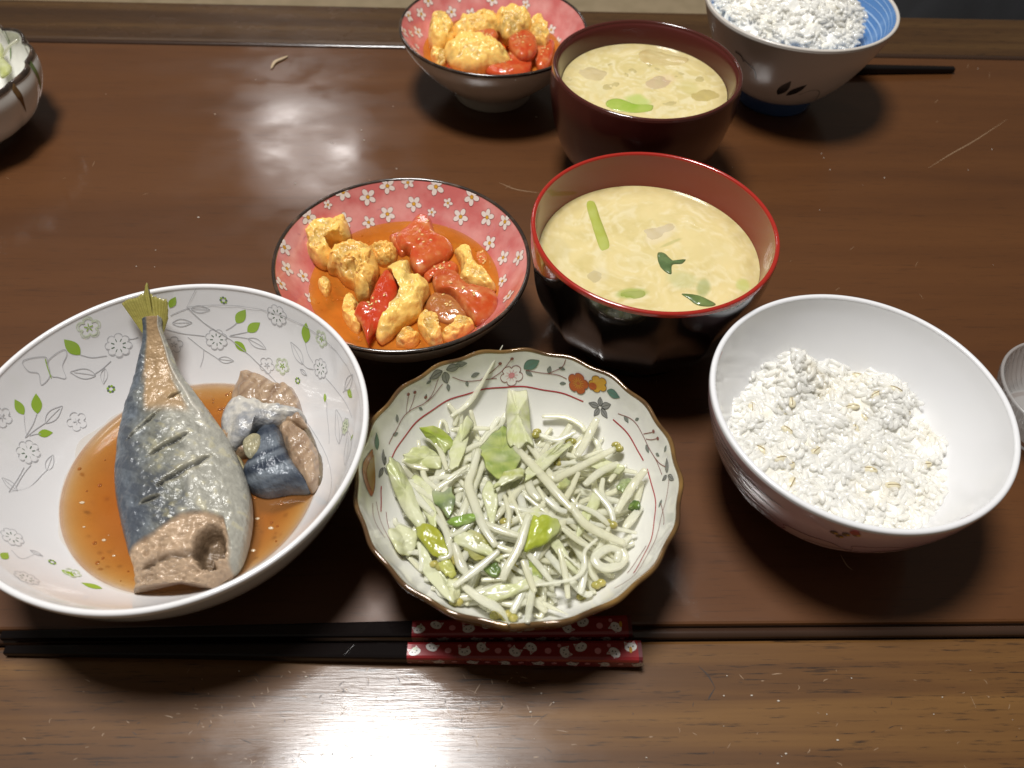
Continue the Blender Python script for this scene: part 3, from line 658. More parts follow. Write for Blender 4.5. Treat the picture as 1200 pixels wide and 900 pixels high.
for p, q in [((498, 467), (499, 461)), ((491, 478), (495, 480)), ((465, 494), (464, 485)), ((460, 510), (466, 507)), ((546, 446), (548, 452)), ((552, 441), (562, 438)), ((643, 436), (645, 428)), ((655, 431), (662, 434)), ((656, 450), (663, 450)), ((616, 436), (624, 441)),
             ((732, 487), (736, 496)), ((744, 493), (748, 491)), ((758, 521), (760, 531)), ((768, 532), (772, 535)), ((778, 530), (780, 523)), ((775, 586), (772, 595)), ((533, 427), (547, 425)), ((505, 446), (499, 449)), ((525, 451), (526, 459))]: pr.leaf(p, q, P_SMOKE, .5, P_DGREEN, .018)
pr.build('floral_print', t)

HC = (at(605, 600, 2.2)[0], at(605, 600, 2.2)[1])
def heap(x, y, lift=0.0):
    r2 = ((x-HC[0])/4.35)**2+((y-HC[1])/3.9)**2
    return DB.floor(x, y)+.22+1.55*max(0, 1-r2)**.7+lift
SPR = mat('wet_bean_sprout', (.77, .75, .58), .18, coat=1, coat_rough=.05, alpha=.58, attr=True, bump=[(160, .2, (1, 1, 1))])
translucent(SPR, .14)
LEAF = mat('wet_cooked_cabbage', (.5, .55, .2), .3, coat=.45, coat_rough=.14, attr=True, alpha=.88, bump=[(70, .4, (1, 2.2, 1)), (300, .2, (1, 1, 1))])
translucent(LEAF, .15)
BEAN = mat('bean_head', (.42, .36, .10), .25, coat=.5, sss=.2, attr=False, var=((.25, .24, .05), 300, 2, .4, .7))
G1 = 'bean sprouts heaped in the scalloped dish'
USED = set()
def describe(P, r, k, low, tail):
    q = pix(P); m_ = q.mean(0); d = q[-1]-q[0]; d = d if d[1] > 0 else -d; L_ = float(np.linalg.norm(np.diff(P, axis=0), axis=1).sum()); ch = np.linalg.norm(P[-1]-P[0])
    ang = math.degrees(math.atan2(d[1], d[0]))
    way = 'lying crosswise' if ang < 22 or ang > 158 else ('slanting down right' if ang < 68 else ('pointing up' if ang < 112 else 'slanting down left'))
    reg = ('upper ' if m_[1] < 550 else ('lower ' if m_[1] > 650 else 'middle '))+('left' if m_[0] < 555 else ('right' if m_[0] > 660 else 'centre'))
    sz = 'long ' if L_ > 2.7 else ('short ' if L_ < 1.5 else ''); fo = 'bent ' if ch < .93*L_ else ''
    th = 'thin ' if r < .16 else ('thick ' if r > .22 else ''); co = ('yellowish ' if k > .6 else 'whitish ')
    tl_ = 'rooted ' if tail else ''
    for e in (sz+fo, sz+fo+th, sz+fo+th+co):
        t_ = f"{e}{tl_}bean sprout {way}, {'buried ' if low else ''}{reg} in dish heap"
        if t_ not in USED: break
    USED.add(t_); return t_
def sprout(P, r=.2, head=False, tail=False, label=None, tintk=None, squash=.62, name='bean_sprout', bowl_='the floral dish', group=G1, low=False):
    n = 26; P = catmull(P, n); s_ = np.linspace(0, 1, n); R = r*(.62+.45*np.sin(np.pi*(.12+.76*s_**(.7+.6*rng.random())))**1.2)*(1+.03*np.sin(s_*9+P[0, 0]*9))
    if tail: R *= np.where(s_ > .55, 1-.78*((s_-.55)/.45)**.8, 1)
    V, F = tube(P, R, 9, squash=squash); k = tintk if tintk is not None else rng.random()
    c = mixc((.92, .92, .80), (.89, .87, .63), np.full(len(V), k)*.8+.35*fbm(V, 1.3, 2)); c *= .96
    o = obj(name, V, F, SPR, None, True, np.clip(c, 0, .9))
    tag(o, label or describe(P, r, k, low, tail), 'bean sprout', group)
    if head:
        m_ = MB(); d = P[0]-P[1]; d /= np.linalg.norm(d)+1e-9; q = np.cross(d, [0, 0, 1.])
        for sg in (-1, 1):
            V, F = blob(P[0]+d*.13+q*.1*sg, (.19, .16, .14), 10, 7, .12, 2, sg); m_.add(V, F)
        BASE[o.name] = BASE[o.name]; m_.build('bean_head', BEAN, o)
    return o
def R1(L_): return [(440+x/5.622, 440+y/5.625) for x, y in L_]
def R2(L_): return [(600+x/5.622, 440+y/5.625) for x, y in L_]
def R3(L_): return [(440+x/5.622, 580+y/5.625) for x, y in L_]
def R4(L_): return [(600+x/5.622, 580+y/5.625) for x, y in L_]
TR = [  # pixel path, radius, lift, head, tail
 (R1([(340, 410), (420, 500), (470, 620)]), .19, .30, 0, 0), (R1([(500, 360), (620, 350), (750, 350)]), .2, .25, 0, 0), (R1([(500, 270), (640, 150), (830, 50)]), .2, .35, 0, 1),
 ([(561, 527), (554, 550), (549, 566), (556, 588), (566, 615), (581, 640)], .25, .55, 0, 0), (R1([(470, 690), (600, 600)]), .16, .5, 0, 0), (R1([(700, 460), (740, 400), (810, 335)]), .12, .4, 0, 0),
 (R1([(200, 700), (280, 800), (370, 900)]), .2, .3, 0, 0), (R1([(480, 200), (530, 260), (520, 330)]), .19, .2, 0, 0), (R1([(470, 440), (500, 520), (490, 600)]), .22, .2, 0, 0), (R1([(560, 520), (640, 470), (720, 440)]), .2, .3, 0, 0),
 (R1([(410, 400), (430, 290), (460, 300), (480, 380)]), .13, .2, 0, 0), (R1([(180, 560), (240, 600), (350, 620)]), .2, .15, 0, 0), (R1([(300, 600), (330, 680), (420, 760)]), .19, .2, 0, 0),
 (R2([(20, 470), (190, 640), (300, 770), (400, 890)]), .26, .55, 0, 0), (R2([(560, 285), (500, 420), (430, 530)]), .25, .45, 0, 0), (R2([(680, 480), (480, 580), (330, 640), (270, 650), (180, 530), (100, 440)]), .23, .5, 1, 0),
 (R2([(700, 580), (580, 640), (480, 720)]), .24, .40, 0, 0), (R2([(880, 620), (780, 760), (690, 900)]), .24, .5, 0, 0), (R2([(200, 270), (350, 270), (450, 320), (480, 370)]), .2, .15, 0, 0), (R2([(180, 390), (300, 430), (420, 370)]), .22, .25, 1, 0),
 (R2([(100, 640), (120, 740), (180, 820)]), .25, .3, 0, 0), (R2([(440, 640), (380, 760), (330, 850)]), .2, .4, 0, 0), (R2([(540, 750), (640, 870), (670, 960)]), .21, .35, 0, 0), (R2([(520, 400), (570, 460), (560, 520)]), .2, .15, 0, 0),
 (R2([(380, 440), (320, 520), (200, 560)]), .2, .25, 1, 0), (R2([(640, 700), (700, 640), (820, 640)]), .2, .15, 0, 0), (R2([(600, 680), (590, 760), (620, 850)]), .19, .3, 0, 0), (R2([(860, 700), (830, 800), (810, 850)]), .2, .1, 0, 0),
 (R3([(230, 0), (380, 120), (460, 220), (490, 350), (480, 400), (420, 420)]), .22, .35, 0, 0), (R3([(520, 320), (560, 450), (600, 520)]), .26, .3, 0, 0), (R3([(520, 600), (640, 510), (740, 430), (810, 370)]), .22, .45, 0, 0),
 (R3([(500, 270), (560, 240), (640, 180)]), .18, .35, 0, 0), (R3([(580, 600), (700, 720), (820, 800), (880, 850)]), .24, .2, 0, 1), (R3([(840, 450), (850, 600)]), .15, .3, 0, 0), (R3([(1010, 130), (950, 330), (860, 500), (840, 560)]), .23, .6, 0, 0),
 (R3([(720, 650), (860, 640), (1000, 600), (1100, 570)]), .2, .35, 0, 0), (R3([(760, 680), (880, 720), (1000, 700), (1100, 690)]), .22, .08, 0, 0), (R3([(700, 560), (850, 550), (1000, 560)]), .18, .1, 0, 0), (R3([(290, 320), (310, 430), (300, 500)]), .2, .15, 0, 0),
 (R3([(700, 180), (820, 230), (950, 270)]), .23, .4, 0, 0), (R3([(850, 0), (880, 120), (870, 240)]), .16, .3, 0, 0), (R3([(730, 0), (770, 80), (790, 170)]), .15, .3, 0, 0),
 (R4([(150, 595), (340, 570), (430, 540), (480, 470), (480, 370), (560, 290)]), .13, .5, 0, 0), (R4([(380, 60), (480, 190), (600, 260), (740, 320)]), .26, .55, 0, 0), (R4([(70, 430), (120, 560), (150, 640)]), .2, .5, 0, 0),
 (R4([(140, 600), (120, 720), (100, 840)]), .21, .25, 0, 0), (R4([(100, 380), (180, 470), (260, 570)]), .2, .35, 0, 0), (R4([(310, 350), (350, 520), (370, 680)]), .19, .35, 0, 0), (R4([(480, 430), (470, 550), (450, 650)]), .22, .3, 0, 0),
 (R4([(330, 220), (430, 300), (520, 350)]), .17, .3, 0, 0), (R4([(850, 80), (740, 220)]), .24, .05, 0, 0), (R4([(150, 690), (240, 750), (370, 790)]), .16, .05, 0, 1), (R4([(340, 390), (400, 440), (450, 480)]), .07, .45, 0, 0),
 (R4([(440, 70), (560, 130), (640, 200)]), .2, .3, 0, 0), (R4([(640, 210), (600, 300), (540, 400)]), .18, .25, 1, 0), (R4([(220, 20), (300, 90), (360, 110)]), .2, .5, 0, 0), (R4([(780, 270), (720, 330), (700, 400)]), .2, .15, 0, 0),
]
for px_, r_, lf, hd, tlx in TR:
    k = np.linspace(0, 1, len(px_)); P = [atf(x, y, lambda a, b: heap(a, b, lf+.0)) for x, y in px_]; P = np.array(P)
    # a stem is stiff: ease its height towards a straight chord
    ch = P[0, 2]+(P[-1, 2]-P[0, 2])*k; P[:, 2] = np.maximum(P[:, 2]*.55+ch*.45, [DB.floor(*q[:2])+r_*.8 for q in P])
    sprout(P, r_*(.68 if r_ > .22 else .60), bool(hd), bool(tlx))
lp = R4([(720, 350), (745, 410), (700, 465), (610, 480), (550, 440), (560, 395), (640, 350), (700, 370), (690, 440)])
sprout([atf(x, y, lambda a, b: heap(a, b, .35)) for x, y in lp], .17, label='bean sprout curled into a closed loop at the right of the heap', group=None)
for i in range(220):                                             # the ones lower in the heap
    a = rng.uniform(0, 2*math.pi); q = math.sqrt(rng.random())*.86; cx, cy = HC[0]+4.0*q*math.cos(a), HC[1]+3.6*q*math.sin(a)
    d = rng.uniform(0, math.pi); Lh = rng.uniform(1.5, 2.9); bend = rng.normal()*.15; lf = rng.uniform(-.9, .22); P = []
    for s_ in np.linspace(-1, 1, 5):
        x = cx+Lh*s_*math.cos(d)-bend*(s_*s_)*math.sin(d); y = cy+Lh*s_*math.sin(d)+bend*(s_*s_)*math.cos(d)
        rr = math.hypot(x-DB.c[0], y-DB.c[1]); f_ = min(1, 4.6/rr) if rr else 1; x, y = DB.c[0]+(x-DB.c[0])*f_, DB.c[1]+(y-DB.c[1])*f_
        P.append((x, y, max(heap(x, y, lf), DB.floor(x, y)+.2)))
    sprout(P, rng.uniform(.085, .175), rng.random() < .12, rng.random() < .2, low=True)
PALE, YG, MG, DG = (.74, .75, .52), (.50, .53, .17), (.24, .33, .09), (.06, .12, .035)
LV = [  # outline, lift, thickness, colours, label
 (R1([(310, 360), (390, 345), (500, 430), (460, 510), (400, 480), (340, 410)]), .35, .12, YG, (.36, .46, .05), 'bright yellow-green leaf scrap at the upper left of the sprout heap'),
 (R1([(190, 520), (330, 470), (430, 540), (400, 610), (250, 600)]), .2, .15, (.60, .63, .30), PALE, 'pale yellow-green cabbage scrap under the bright leaf at the upper left'),
 ([(595, 460), (605, 458), (616, 461), (620, 480), (623, 518), (610, 523), (598, 520), (593, 490)], .6, .2, (.62, .66, .30), (.76, .76, .56), 'pale green flat cabbage stalk standing at the top of the heap'),
 (R1([(690, 500), (770, 400), (850, 350), (910, 420), (940, 560), (870, 680), (760, 640)]), .5, .14, (.47, .53, .16), (.26, .35, .08), 'soft green cabbage leaf in the upper middle of the heap'),
 (R1([(850, 640), (960, 610), (975, 665), (880, 700), (780, 745), (800, 700)]), .65, .16, YG, PALE, 'small yellow-green leaf rib on top of the soft green leaf'),
 (R1([(80, 560), (120, 540), (170, 600), (230, 720), (300, 900), (330, 990), (270, 1000), (180, 860), (110, 720)]), .3, .16, PALE, (.58, .62, .30), 'long pale cabbage strip along the left of the heap'),
 (R1([(370, 760), (440, 770), (500, 730), (510, 830), (480, 930), (440, 880), (390, 840)]), .35, .12, DG, MG, 'dark green leaf piece left of the centre of the heap'),
 (R3([(480, 165), (560, 140), (660, 125), (670, 165), (570, 205), (500, 195)]), .42, .16, (.25, .42, .05), MG, 'vivid green leaf fold just below the dark green leaf'),
 (R3([(270, 220), (330, 195), (430, 260), (480, 380), (440, 425), (370, 380), (300, 300)]), .35, .14, (.44, .45, .05), (.30, .35, .04), 'olive yellow wrinkled leaf at the lower left of the heap'),
 (R3([(430, 430), (490, 430), (530, 520), (480, 545), (420, 480)]), .3, .12, (.54, .54, .12), YG, 'yellowish leaf end below the olive wrinkled leaf'),
 (R3([(90, 240), (160, 200), (270, 250), (270, 330), (210, 400), (120, 340)]), .12, .14, (.66, .67, .36), PALE, 'pale yellow cabbage square at the far left of the dish'),
 (R3([(280, 340), (340, 330), (360, 430), (470, 560), (550, 660), (520, 700), (430, 640), (330, 520)]), .1, .15, (.68, .70, .46), PALE, 'long pale cabbage piece sloping down at the lower left'),
 (R3([(480, 570), (550, 560), (560, 650), (540, 690), (480, 660)]), .2, .15, (.62, .60, .25), PALE, 'yellowish cabbage tip at the bottom left of the heap'),
 (R4([(130, 170), (190, 140), (260, 145), (310, 200), (250, 300), (150, 350), (85, 355)]), .55, .32, (.52, .58, .08), (.40, .47, .04), 'shiny yellow-green cabbage core chunk in the middle right of the heap'),
 (R2([(690, 730), (740, 680), (785, 690), (740, 770)]), .2, .15, DG, MG, 'dark green scrap near the right side of the heap'),
 (R2([(765, 880), (800, 830), (845, 840), (830, 890)]), .25, .16, (.20, .30, .05), DG, 'small green bit at the right edge of the heap'),
 (R2([(300, 740), (350, 680), (385, 700), (340, 750)]), .5, .12, MG, YG, 'tiny green bit below the bent sprout'),
 (R3([(570, 260), (680, 250), (790, 350), (720, 430), (610, 390)]), .25, .14, (.40, .38, .08), (.28, .29, .06), 'brownish olive leaf in the lower middle of the heap'),
 (R3([(720, 490), (790, 450), (830, 500), (780, 540)]), .22, .14, DG, MG, 'dark green scrap low in the middle of the heap'),
 (R4([(110, 440), (170, 480), (200, 540), (140, 550)]), .25, .12, (.42, .48, .08), MG, 'green scrap between the crossed sprouts at the bottom'),
]
for i, (x, y, a, L_, w_) in enumerate([(500, 590, 1.2, 62, 15), (560, 640, .5, 58, 14), (640, 540, -.7, 60, 13), (690, 600, 2.0, 52, 13), (600, 690, -.3, 60, 14), (540, 520, 1.9, 56, 15), (660, 650, .9, 50, 12), (575, 590, 1.5, 48, 13), (710, 545, .3, 40, 12), (620, 620, -1.1, 46, 13)]):
    d = np.array([math.cos(a), math.sin(a)]); nn = np.array([-d[1], d[0]]); c_ = np.array([x, y])
    out = [tuple(c_+d*L_*t_+nn*w_*q_*(.5+.15*rng.normal())) for t_, q_ in [(-.5, -.6), (-.2, -1), (.2, -.9), (.5, -.7), (.52, .5), (.2, 1), (-.2, .9), (-.5, .7)]]
    LV.append((out, .22+.1*(i % 3), .13, (.66, .69, .36), PALE, f"pale green cabbage strip {['at the left', 'at the lower left', 'above the centre', 'at the right', 'at the bottom', 'at the upper left', 'at the lower right', 'near the centre', 'at the upper right', 'just below the centre'][i]} of the sprout heap"))
for out, lf, th_, c1, c2, lab in LV:
    oc_ = np.mean(out, axis=0); k_ = 1.06
    out = [tuple(oc_+(np.array(q_)-oc_)*(k_+.07*rng.normal())) for q_ in catmull(out, 20, True)]
    V, F, T, nz = lump(out, lambda a, b: heap(a, b, lf), th_*.7, .16, 1.4, 4, 90, 16, .05, len(lab), dome=.6)
    st = fbm(np.c_[V[:, 0]*1.1, V[:, 1]*3.0, V[:, 2]], 1, 3); st2 = fbm(V, 6, 3); C = mixc(c1, c2, .5+1.4*st+.5*st2); C = mixc3(C, (.74, .74, .52), np.clip(.9*fbm(V+9, .9, 2)+.05, 0, .6))
    tag(obj('cabbage_piece', V, F, LEAF, None, True, np.clip(C, .01, .9)), lab, 'cabbage', 'greens among the bean sprouts')

# ================================================================== 3. pink bowls with egg and tomato
PB = Bowl((-5.07, 27.15), [(0, .9), (1.6, .95), (2.7, 1.35), (3.6, 2.05), (4.25, 2.75), (4.9, 3.5), (5.4, 4.2), (5.46, 4.3)],
          [(5.63, 4.3), (5.58, 4.05), (5.1, 3.2), (4.3, 2.2), (3.3, 1.25), (2.6, .75), (2.45, .6), (2.4, 0), (2.1, 0), (2.0, .5), (0, .55)])
t = thing('bowl', 'pink bowl with white blossoms and plain grey outside holding tomato and egg, nearer one', 'bowl', (-5.07, 27.15, 0), 'pink blossom bowls')
PB.path('inner_glaze', PB.inn[:-1], PINK, t)
PB.path('bowl_body', PB.out[3:], STONE, t)
PB.path('dark_rim', np.concatenate([PB.inn[-2:], PB.lip, PB.out[:4]]), RIMDK, t)
pr = Print(PB)
BL = [(402, 225, .36), (431, 231, .36), (454, 218, .34), (511, 219, .38), (553, 231, .37), (361, 255, .37), (485, 239, .34), (454, 251, .34), (540, 254, .36), (571, 255, .36), (592, 260, .34), (574, 285, .34), (590, 302, .33), (333, 290, .36),
      (403, 259, .36), (506, 249, .20), (336, 315, .34), (608, 302, .36), (329, 333, .33), (355, 324, .30), (364, 350, .3), (596, 347, .34), (478, 214, .28), (384, 240, .2), (525, 238, .22)]
def blossom(o_, R, rot):
    for k in range(5):
        a = rot+k*2*math.pi/5+rng.normal()*.08; d = np.array([math.cos(a), math.sin(a)]); nn = np.array([-d[1], d[0]]); t_ = np.linspace(0, 2*math.pi, 12, endpoint=False)
        ab = d*R*.60+np.outer(np.cos(t_), d)*R*.42+np.outer(np.sin(t_), nn)*R*.30
        pr.oline(o_, ab*1.02, P_VINE, .022, n=30, layer=0); pr.fill(o_, ab, P_BLOSSOM, 1)
    pr.disc(o_, R*.26, P_OCHRE, 2); pr.disc(o_, R*.20, P_YEL, 3)
for x, y, R in BL: blossom(pr.h(x, y), R*1.12, rng.uniform(0, 6))
used = [pr.h(x, y) for x, y, _ in BL]
for k in range(60):                                             # the rest of the ring, on the near side of the wall
    o_ = np.array([rng.uniform(-math.pi, math.pi), rng.uniform(PB.arc['in'][-1]-3.0, PB.arc['in'][-1]-.5)])
    if all(math.hypot(((o_[0]-u_[0]+math.pi) % (2*math.pi)-math.pi)*4.6, o_[1]-u_[1]) > .95 for u_ in used): blossom(o_, rng.uniform(.3, .37), rng.uniform(0, 6)); used.append(o_)
for k in range(45):                                             # faint little twigs
    o_ = np.array([rng.uniform(-math.pi, math.pi), rng.uniform(PB.arc['in'][-1]-2.8, PB.arc['in'][-1]-.3)]); a = rng.uniform(0, 6.28)
    pr.oline(o_, [(0, 0), (.16*math.cos(a), .16*math.sin(a)), (.3*math.cos(a+.5), .3*math.sin(a+.5))], P_PINK2, .03, False, 0)
pr.build('blossom_print', t)
pb2 = copy_tree(t); pb2.location = Vector((-2.14, 47.8, 0))*SC; pb2.rotation_euler.z = 1.9
pb2['label'] = 'pink bowl with white blossoms holding tomato and egg, farther one beside the maroon soup bowl'
PB2 = Bowl((-2.14, 47.8), [(0, .9), (1.6, .95), (2.7, 1.35), (3.6, 2.05), (4.25, 2.75), (4.9, 3.5), (5.4, 4.2), (5.46, 4.3)], [(5.63, 4.3), (2.4, 0)])

JUICE = liquid('orange_tomato_juice', None, (.62, .20, .025), .62)
o = disc_liquid(PB, 2.75, 4.28, (.12, .9, 3.2), JUICE, 'tomato_juice'); tag(o, 'orange tomato juice around the egg in the nearer pink bowl', 'sauce'); droplets(PB, 2.755, 4.0, 110, o, JUICE)
o = disc_liquid(PB2, 2.75, 4.28, (.12, .9, 3.2), JUICE, 'tomato_juice'); tag(o, 'orange tomato juice under the egg in the farther pink bowl', 'sauce')
EGG = mat('scrambled_egg', (.8, .5, .12), .4, coat=.3, coat_rough=.16, sss=.25, sssr=.25, attr=True, bump=[(160, .55, (1, 1, 1)), (500, .25, (1, 1, 1))])
SEED = mat('tomato_seed', (.72, .46, .16), .3, coat=.6)
TOM = mat('cooked_tomato', (.6, .06, .02), .25, coat=.7, coat_rough=.10, attr=True, alpha=.82, bump=[(110, .35, (1, 1, 1)), (420, .3, (1, 1, 1))])
def Z5(L_): return [(340+x/4.615, 240+y/4.615) for x, y in L_]
def Z6(L_): return [(440+x/2.609, y/2.609) for x, y in L_]
def egg(outl, z0, h, lab, amp=.32, yel=0.0, group='egg pieces in the nearer pink bowl', seed=0):
    V, F, T, nz = lump(outl, z0, h, amp, 1.9, 3.2, 130, 34, .5, seed, dome=.6); n2 = fbm(V+seed, 5, 3)
    V[:, 2] += .08*n2*np.minimum(1, (1-T)*5); n4 = fbm(V+seed, 13, 2); V[:, 2] += .025*n4*np.minimum(1, (1-T)*5); V[:, 0] += .02*n4; rg_ = 1-2*np.abs(fbm(V*[1, 1.6, 1]+seed*2, 1.7, 3)); V[:, 2] += .11*rg_*np.minimum(1, (1-T)*4); n2 = .45*n2+.2*n4+.22*(.35-rg_)
    C = mixc((.93, .62, .18), (.84, .42, .07), .45-yel+1.0*n2+.5*nz); C = C*(1-np.clip(-nz*1.2, 0, .4))[:, None]; C = mixc3(C, (.90, .62, .15), np.clip(yel+.5*nz, 0, 1))
    tag(obj('egg_piece', V, F, EGG, None, True, np.clip(C, .01, .95)), lab, 'egg', group)
def tomato(outl, z0, h, lab, amp=.14, c1=(.60, .070, .018), c2=(.68, .18, .05), group='tomato pieces in the nearer pink bowl', seed=0):
    V, F, T, nz = lump(outl, z0, h*.66, amp, 1.2, 5, 110, 26, .4, seed, dome=.6); n2 = fbm(V+seed, 3, 3); V[:, 2] += .03*fbm(V+seed, 5, 3)*np.minimum(1, (1-T)*5)
    C = mixc(c1, c2, .4+.9*n2+.5*nz); C = mixc3(C, (.74, .36, .14), np.clip(1.6*fbm(V+60+seed, 2.6, 3)-.25, 0, .55))
    o = tag(obj('tomato_piece', V, F, TOM, None, True, np.clip(C, .01, .9)), lab, 'tomato', group); ok = np.where((T < .75)&(np.arange(len(V)) < 110*26))[0]; mb = MB()
    for k in range(7):
        a_ = rng.uniform(0, 6.28); X, G = blob((0, 0, 0), (.085, .05, .03), 8, 6); R_ = np.array(Matrix.Rotation(a_, 3, 'Z')); mb.add(V[ok[rng.integers(len(ok))]]+[0, 0, .015]+X@R_.T, G)
    mb.build('tomato_seeds', [SEED], o)
egg(Z5([(65, 185), (100, 150), (150, 115), (290, 95), (320, 120), (325, 190), (260, 215), (205, 225), (190, 250), (240, 290), (200, 330), (150, 320), (100, 280), (80, 230)]), 3.1, .8, 'curled egg piece at the upper left of the nearer tomato dish', .3, .1, seed=1)
egg(Z5([(200, 345), (240, 270), (290, 220), (370, 225), (440, 260), (480, 330), (470, 410), (440, 470), (430, 510), (370, 510), (340, 450), (290, 420), (250, 370)]), 3.0, 1.0, 'largest rough brown-edged egg lump on the left of the nearer tomato dish', .45, -.08, seed=2)
egg(Z5([(155, 440), (190, 405), (220, 430), (215, 480), (190, 500)]), 2.75, .4, 'tiny egg bit near the left wall of the nearer pink bowl', .15, .2, seed=3)
egg(Z5([(285, 540), (320, 495), (360, 520), (375, 560), (355, 600), (385, 660), (370, 700), (340, 690), (300, 640), (280, 590)]), 2.75, .55, 'narrow egg scrap left of the red tomato wedge', .25, .1, seed=4)
egg(Z5([(530, 350), (600, 310), (645, 320), (665, 390), (740, 420), (755, 480), (720, 530), (710, 590), (640, 640), (580, 680), (540, 720), (490, 745), (465, 710), (500, 670), (560, 640), (570, 570), (590, 480), (560, 400)]), 3.0, .75, 'broad smooth yellow egg sheet in the middle of the nearer pink bowl', .16, .42, seed=5)
egg(Z5([(890, 255), (940, 235), (980, 290), (1010, 350), (1070, 400), (1110, 450), (1090, 470), (1020, 450), (960, 440), (920, 400), (925, 330)]), 2.9, .6, 'long egg strip by the right wall of the nearer pink bowl', .2, .2, seed=6)
egg(Z5([(690, 640), (740, 590), (790, 610), (810, 660), (800, 720), (830, 740), (780, 765), (720, 720)]), 2.85, .6, 'knobbly egg piece at the front of the nearer pink bowl', .32, .05, seed=7)
egg(Z5([(810, 720), (880, 670), (910, 625), (970, 630), (1000, 660), (950, 700), (870, 735)]), 2.85, .5, 'egg piece at the front right rim of the nearer pink bowl', .28, .12, seed=8)
egg(Z5([(420, 240), (520, 225), (580, 260), (560, 310), (500, 330), (450, 290)]), 2.85, .55, 'orange egg crumb behind the smooth egg sheet', .3, -.1, seed=9)
egg(Z5([(580, 765), (600, 710), (650, 680), (700, 730), (660, 770)]), 2.8, .5, 'brownish egg scrap at the very front of the nearer pink bowl', .3, -.15, seed=10)
tomato(Z5([(570, 180), (640, 120), (700, 60), (760, 80), (790, 160), (880, 230), (860, 290), (790, 330), (700, 380), (650, 330), (640, 270), (590, 250)]), 2.9, .75, 'big red tomato piece at the back of the nearer pink bowl', seed=1)
tomato(Z5([(480, 410), (530, 355), (580, 430), (575, 500), (545, 600), (500, 660), (450, 690), (420, 740), (395, 680), (380, 640), (345, 600), (370, 550), (420, 580), (440, 500)]), 3.25, .55, 'bright red tomato wedge leaning on the smooth egg sheet', .08, (.58, .045, .012), (.60, .09, .03), seed=2)
tomato(Z5([(770, 400), (800, 355), (880, 370), (950, 440), (1050, 470), (1120, 500), (1110, 590), (1020, 650), (960, 600), (920, 560), (880, 500), (790, 470)]), 2.95, .7, 'curved orange-red tomato slice on the right of the nearer pink bowl', .12, (.55, .075, .016), (.64, .19, .06), seed=3)
tomato(Z5([(730, 560), (780, 480), (870, 500), (940, 570), (960, 620), (880, 650), (800, 630)]), 2.75, .5, 'soft brown tomato pulp below the curved slice', .16, (.42, .13, .035), (.50, .22, .07), seed=4)
tomato(Z5([(720, 385), (790, 335), (870, 310), (910, 340), (900, 380), (850, 375), (790, 370), (750, 420)]), 2.8, .45, 'small deep red tomato strip behind the curved slice', seed=5)
tomato(Z5([(540, 170), (620, 160), (660, 200), (640, 260), (600, 285), (560, 230)]), 2.75, .5, 'dark red tomato bit at the back left of the big tomato piece', .12, (.52, .045, .012), seed=6)
tomato(Z5([(960, 240), (1040, 250), (1080, 310), (1060, 360), (1010, 330)]), 2.55, .3, 'sunken orange tomato skin by the right wall', .1, (.58, .15, .03), seed=7)
g2 = 'egg pieces in the farther pink bowl'; g3 = 'tomato pieces in the farther pink bowl'
for i, (o_, z_, h_, y_, lab) in enumerate([
    ([(160, 110), (175, 65), (210, 55), (242, 90), (237, 130), (200, 150), (170, 140)], 3.3, .9, .15, 'egg lump at the left end of the farther tomato dish'),
    ([(212, 150), (260, 118), (330, 125), (400, 165), (412, 190), (350, 205), (300, 215), (230, 195)], 3.3, .9, .3, 'broad egg piece at the front of the farther tomato dish'),
    ([(235, 95), (320, 55), (370, 58), (380, 95), (330, 115), (275, 130)], 3.5, .8, .05, 'orange egg piece at the back of the farther tomato dish'),
    ([(372, 55), (430, 35), (480, 70), (450, 105), (400, 118), (375, 90)], 3.7, .8, .1, 'topmost egg lump of the farther tomato dish'),
    ([(465, 80), (500, 62), (532, 110), (520, 140), (475, 120)], 3.4, .7, .1, 'egg scrap at the right of the farther tomato dish'),
    ([(168, 165), (205, 158), (218, 190), (190, 200)], 2.9, .5, .25, 'small egg bit at the lower left of the farther tomato dish')]): egg(Z6(o_), z_, h_, lab, .32, y_, g2, 20+i)
for i, (o_, z_, h_, lab) in enumerate([
    ([(298, 108), (350, 92), (375, 115), (335, 135)], 3.9, .35, 'small red tomato bit on the egg of the farther dish'),
    ([(405, 125), (430, 98), (478, 103), (495, 155), (450, 178), (415, 155)], 3.6, .6, 'dark red tomato wedge in the farther dish'),
    ([(330, 205), (420, 168), (475, 180), (465, 222), (380, 232)], 3.1, .55, 'orange-red tomato piece at the front of the farther dish'),
    ([(485, 135), (545, 130), (532, 195), (495, 205)], 3.0, .55, 'pale red tomato piece at the right of the farther dish'),
    ([(220, 195), (290, 215), (330, 225), (280, 230), (230, 215)], 2.85, .4, 'thin tomato skin at the front left of the farther dish')]): tomato(Z6(o_), z_, h_, lab, .12, group=g3, seed=30+i)

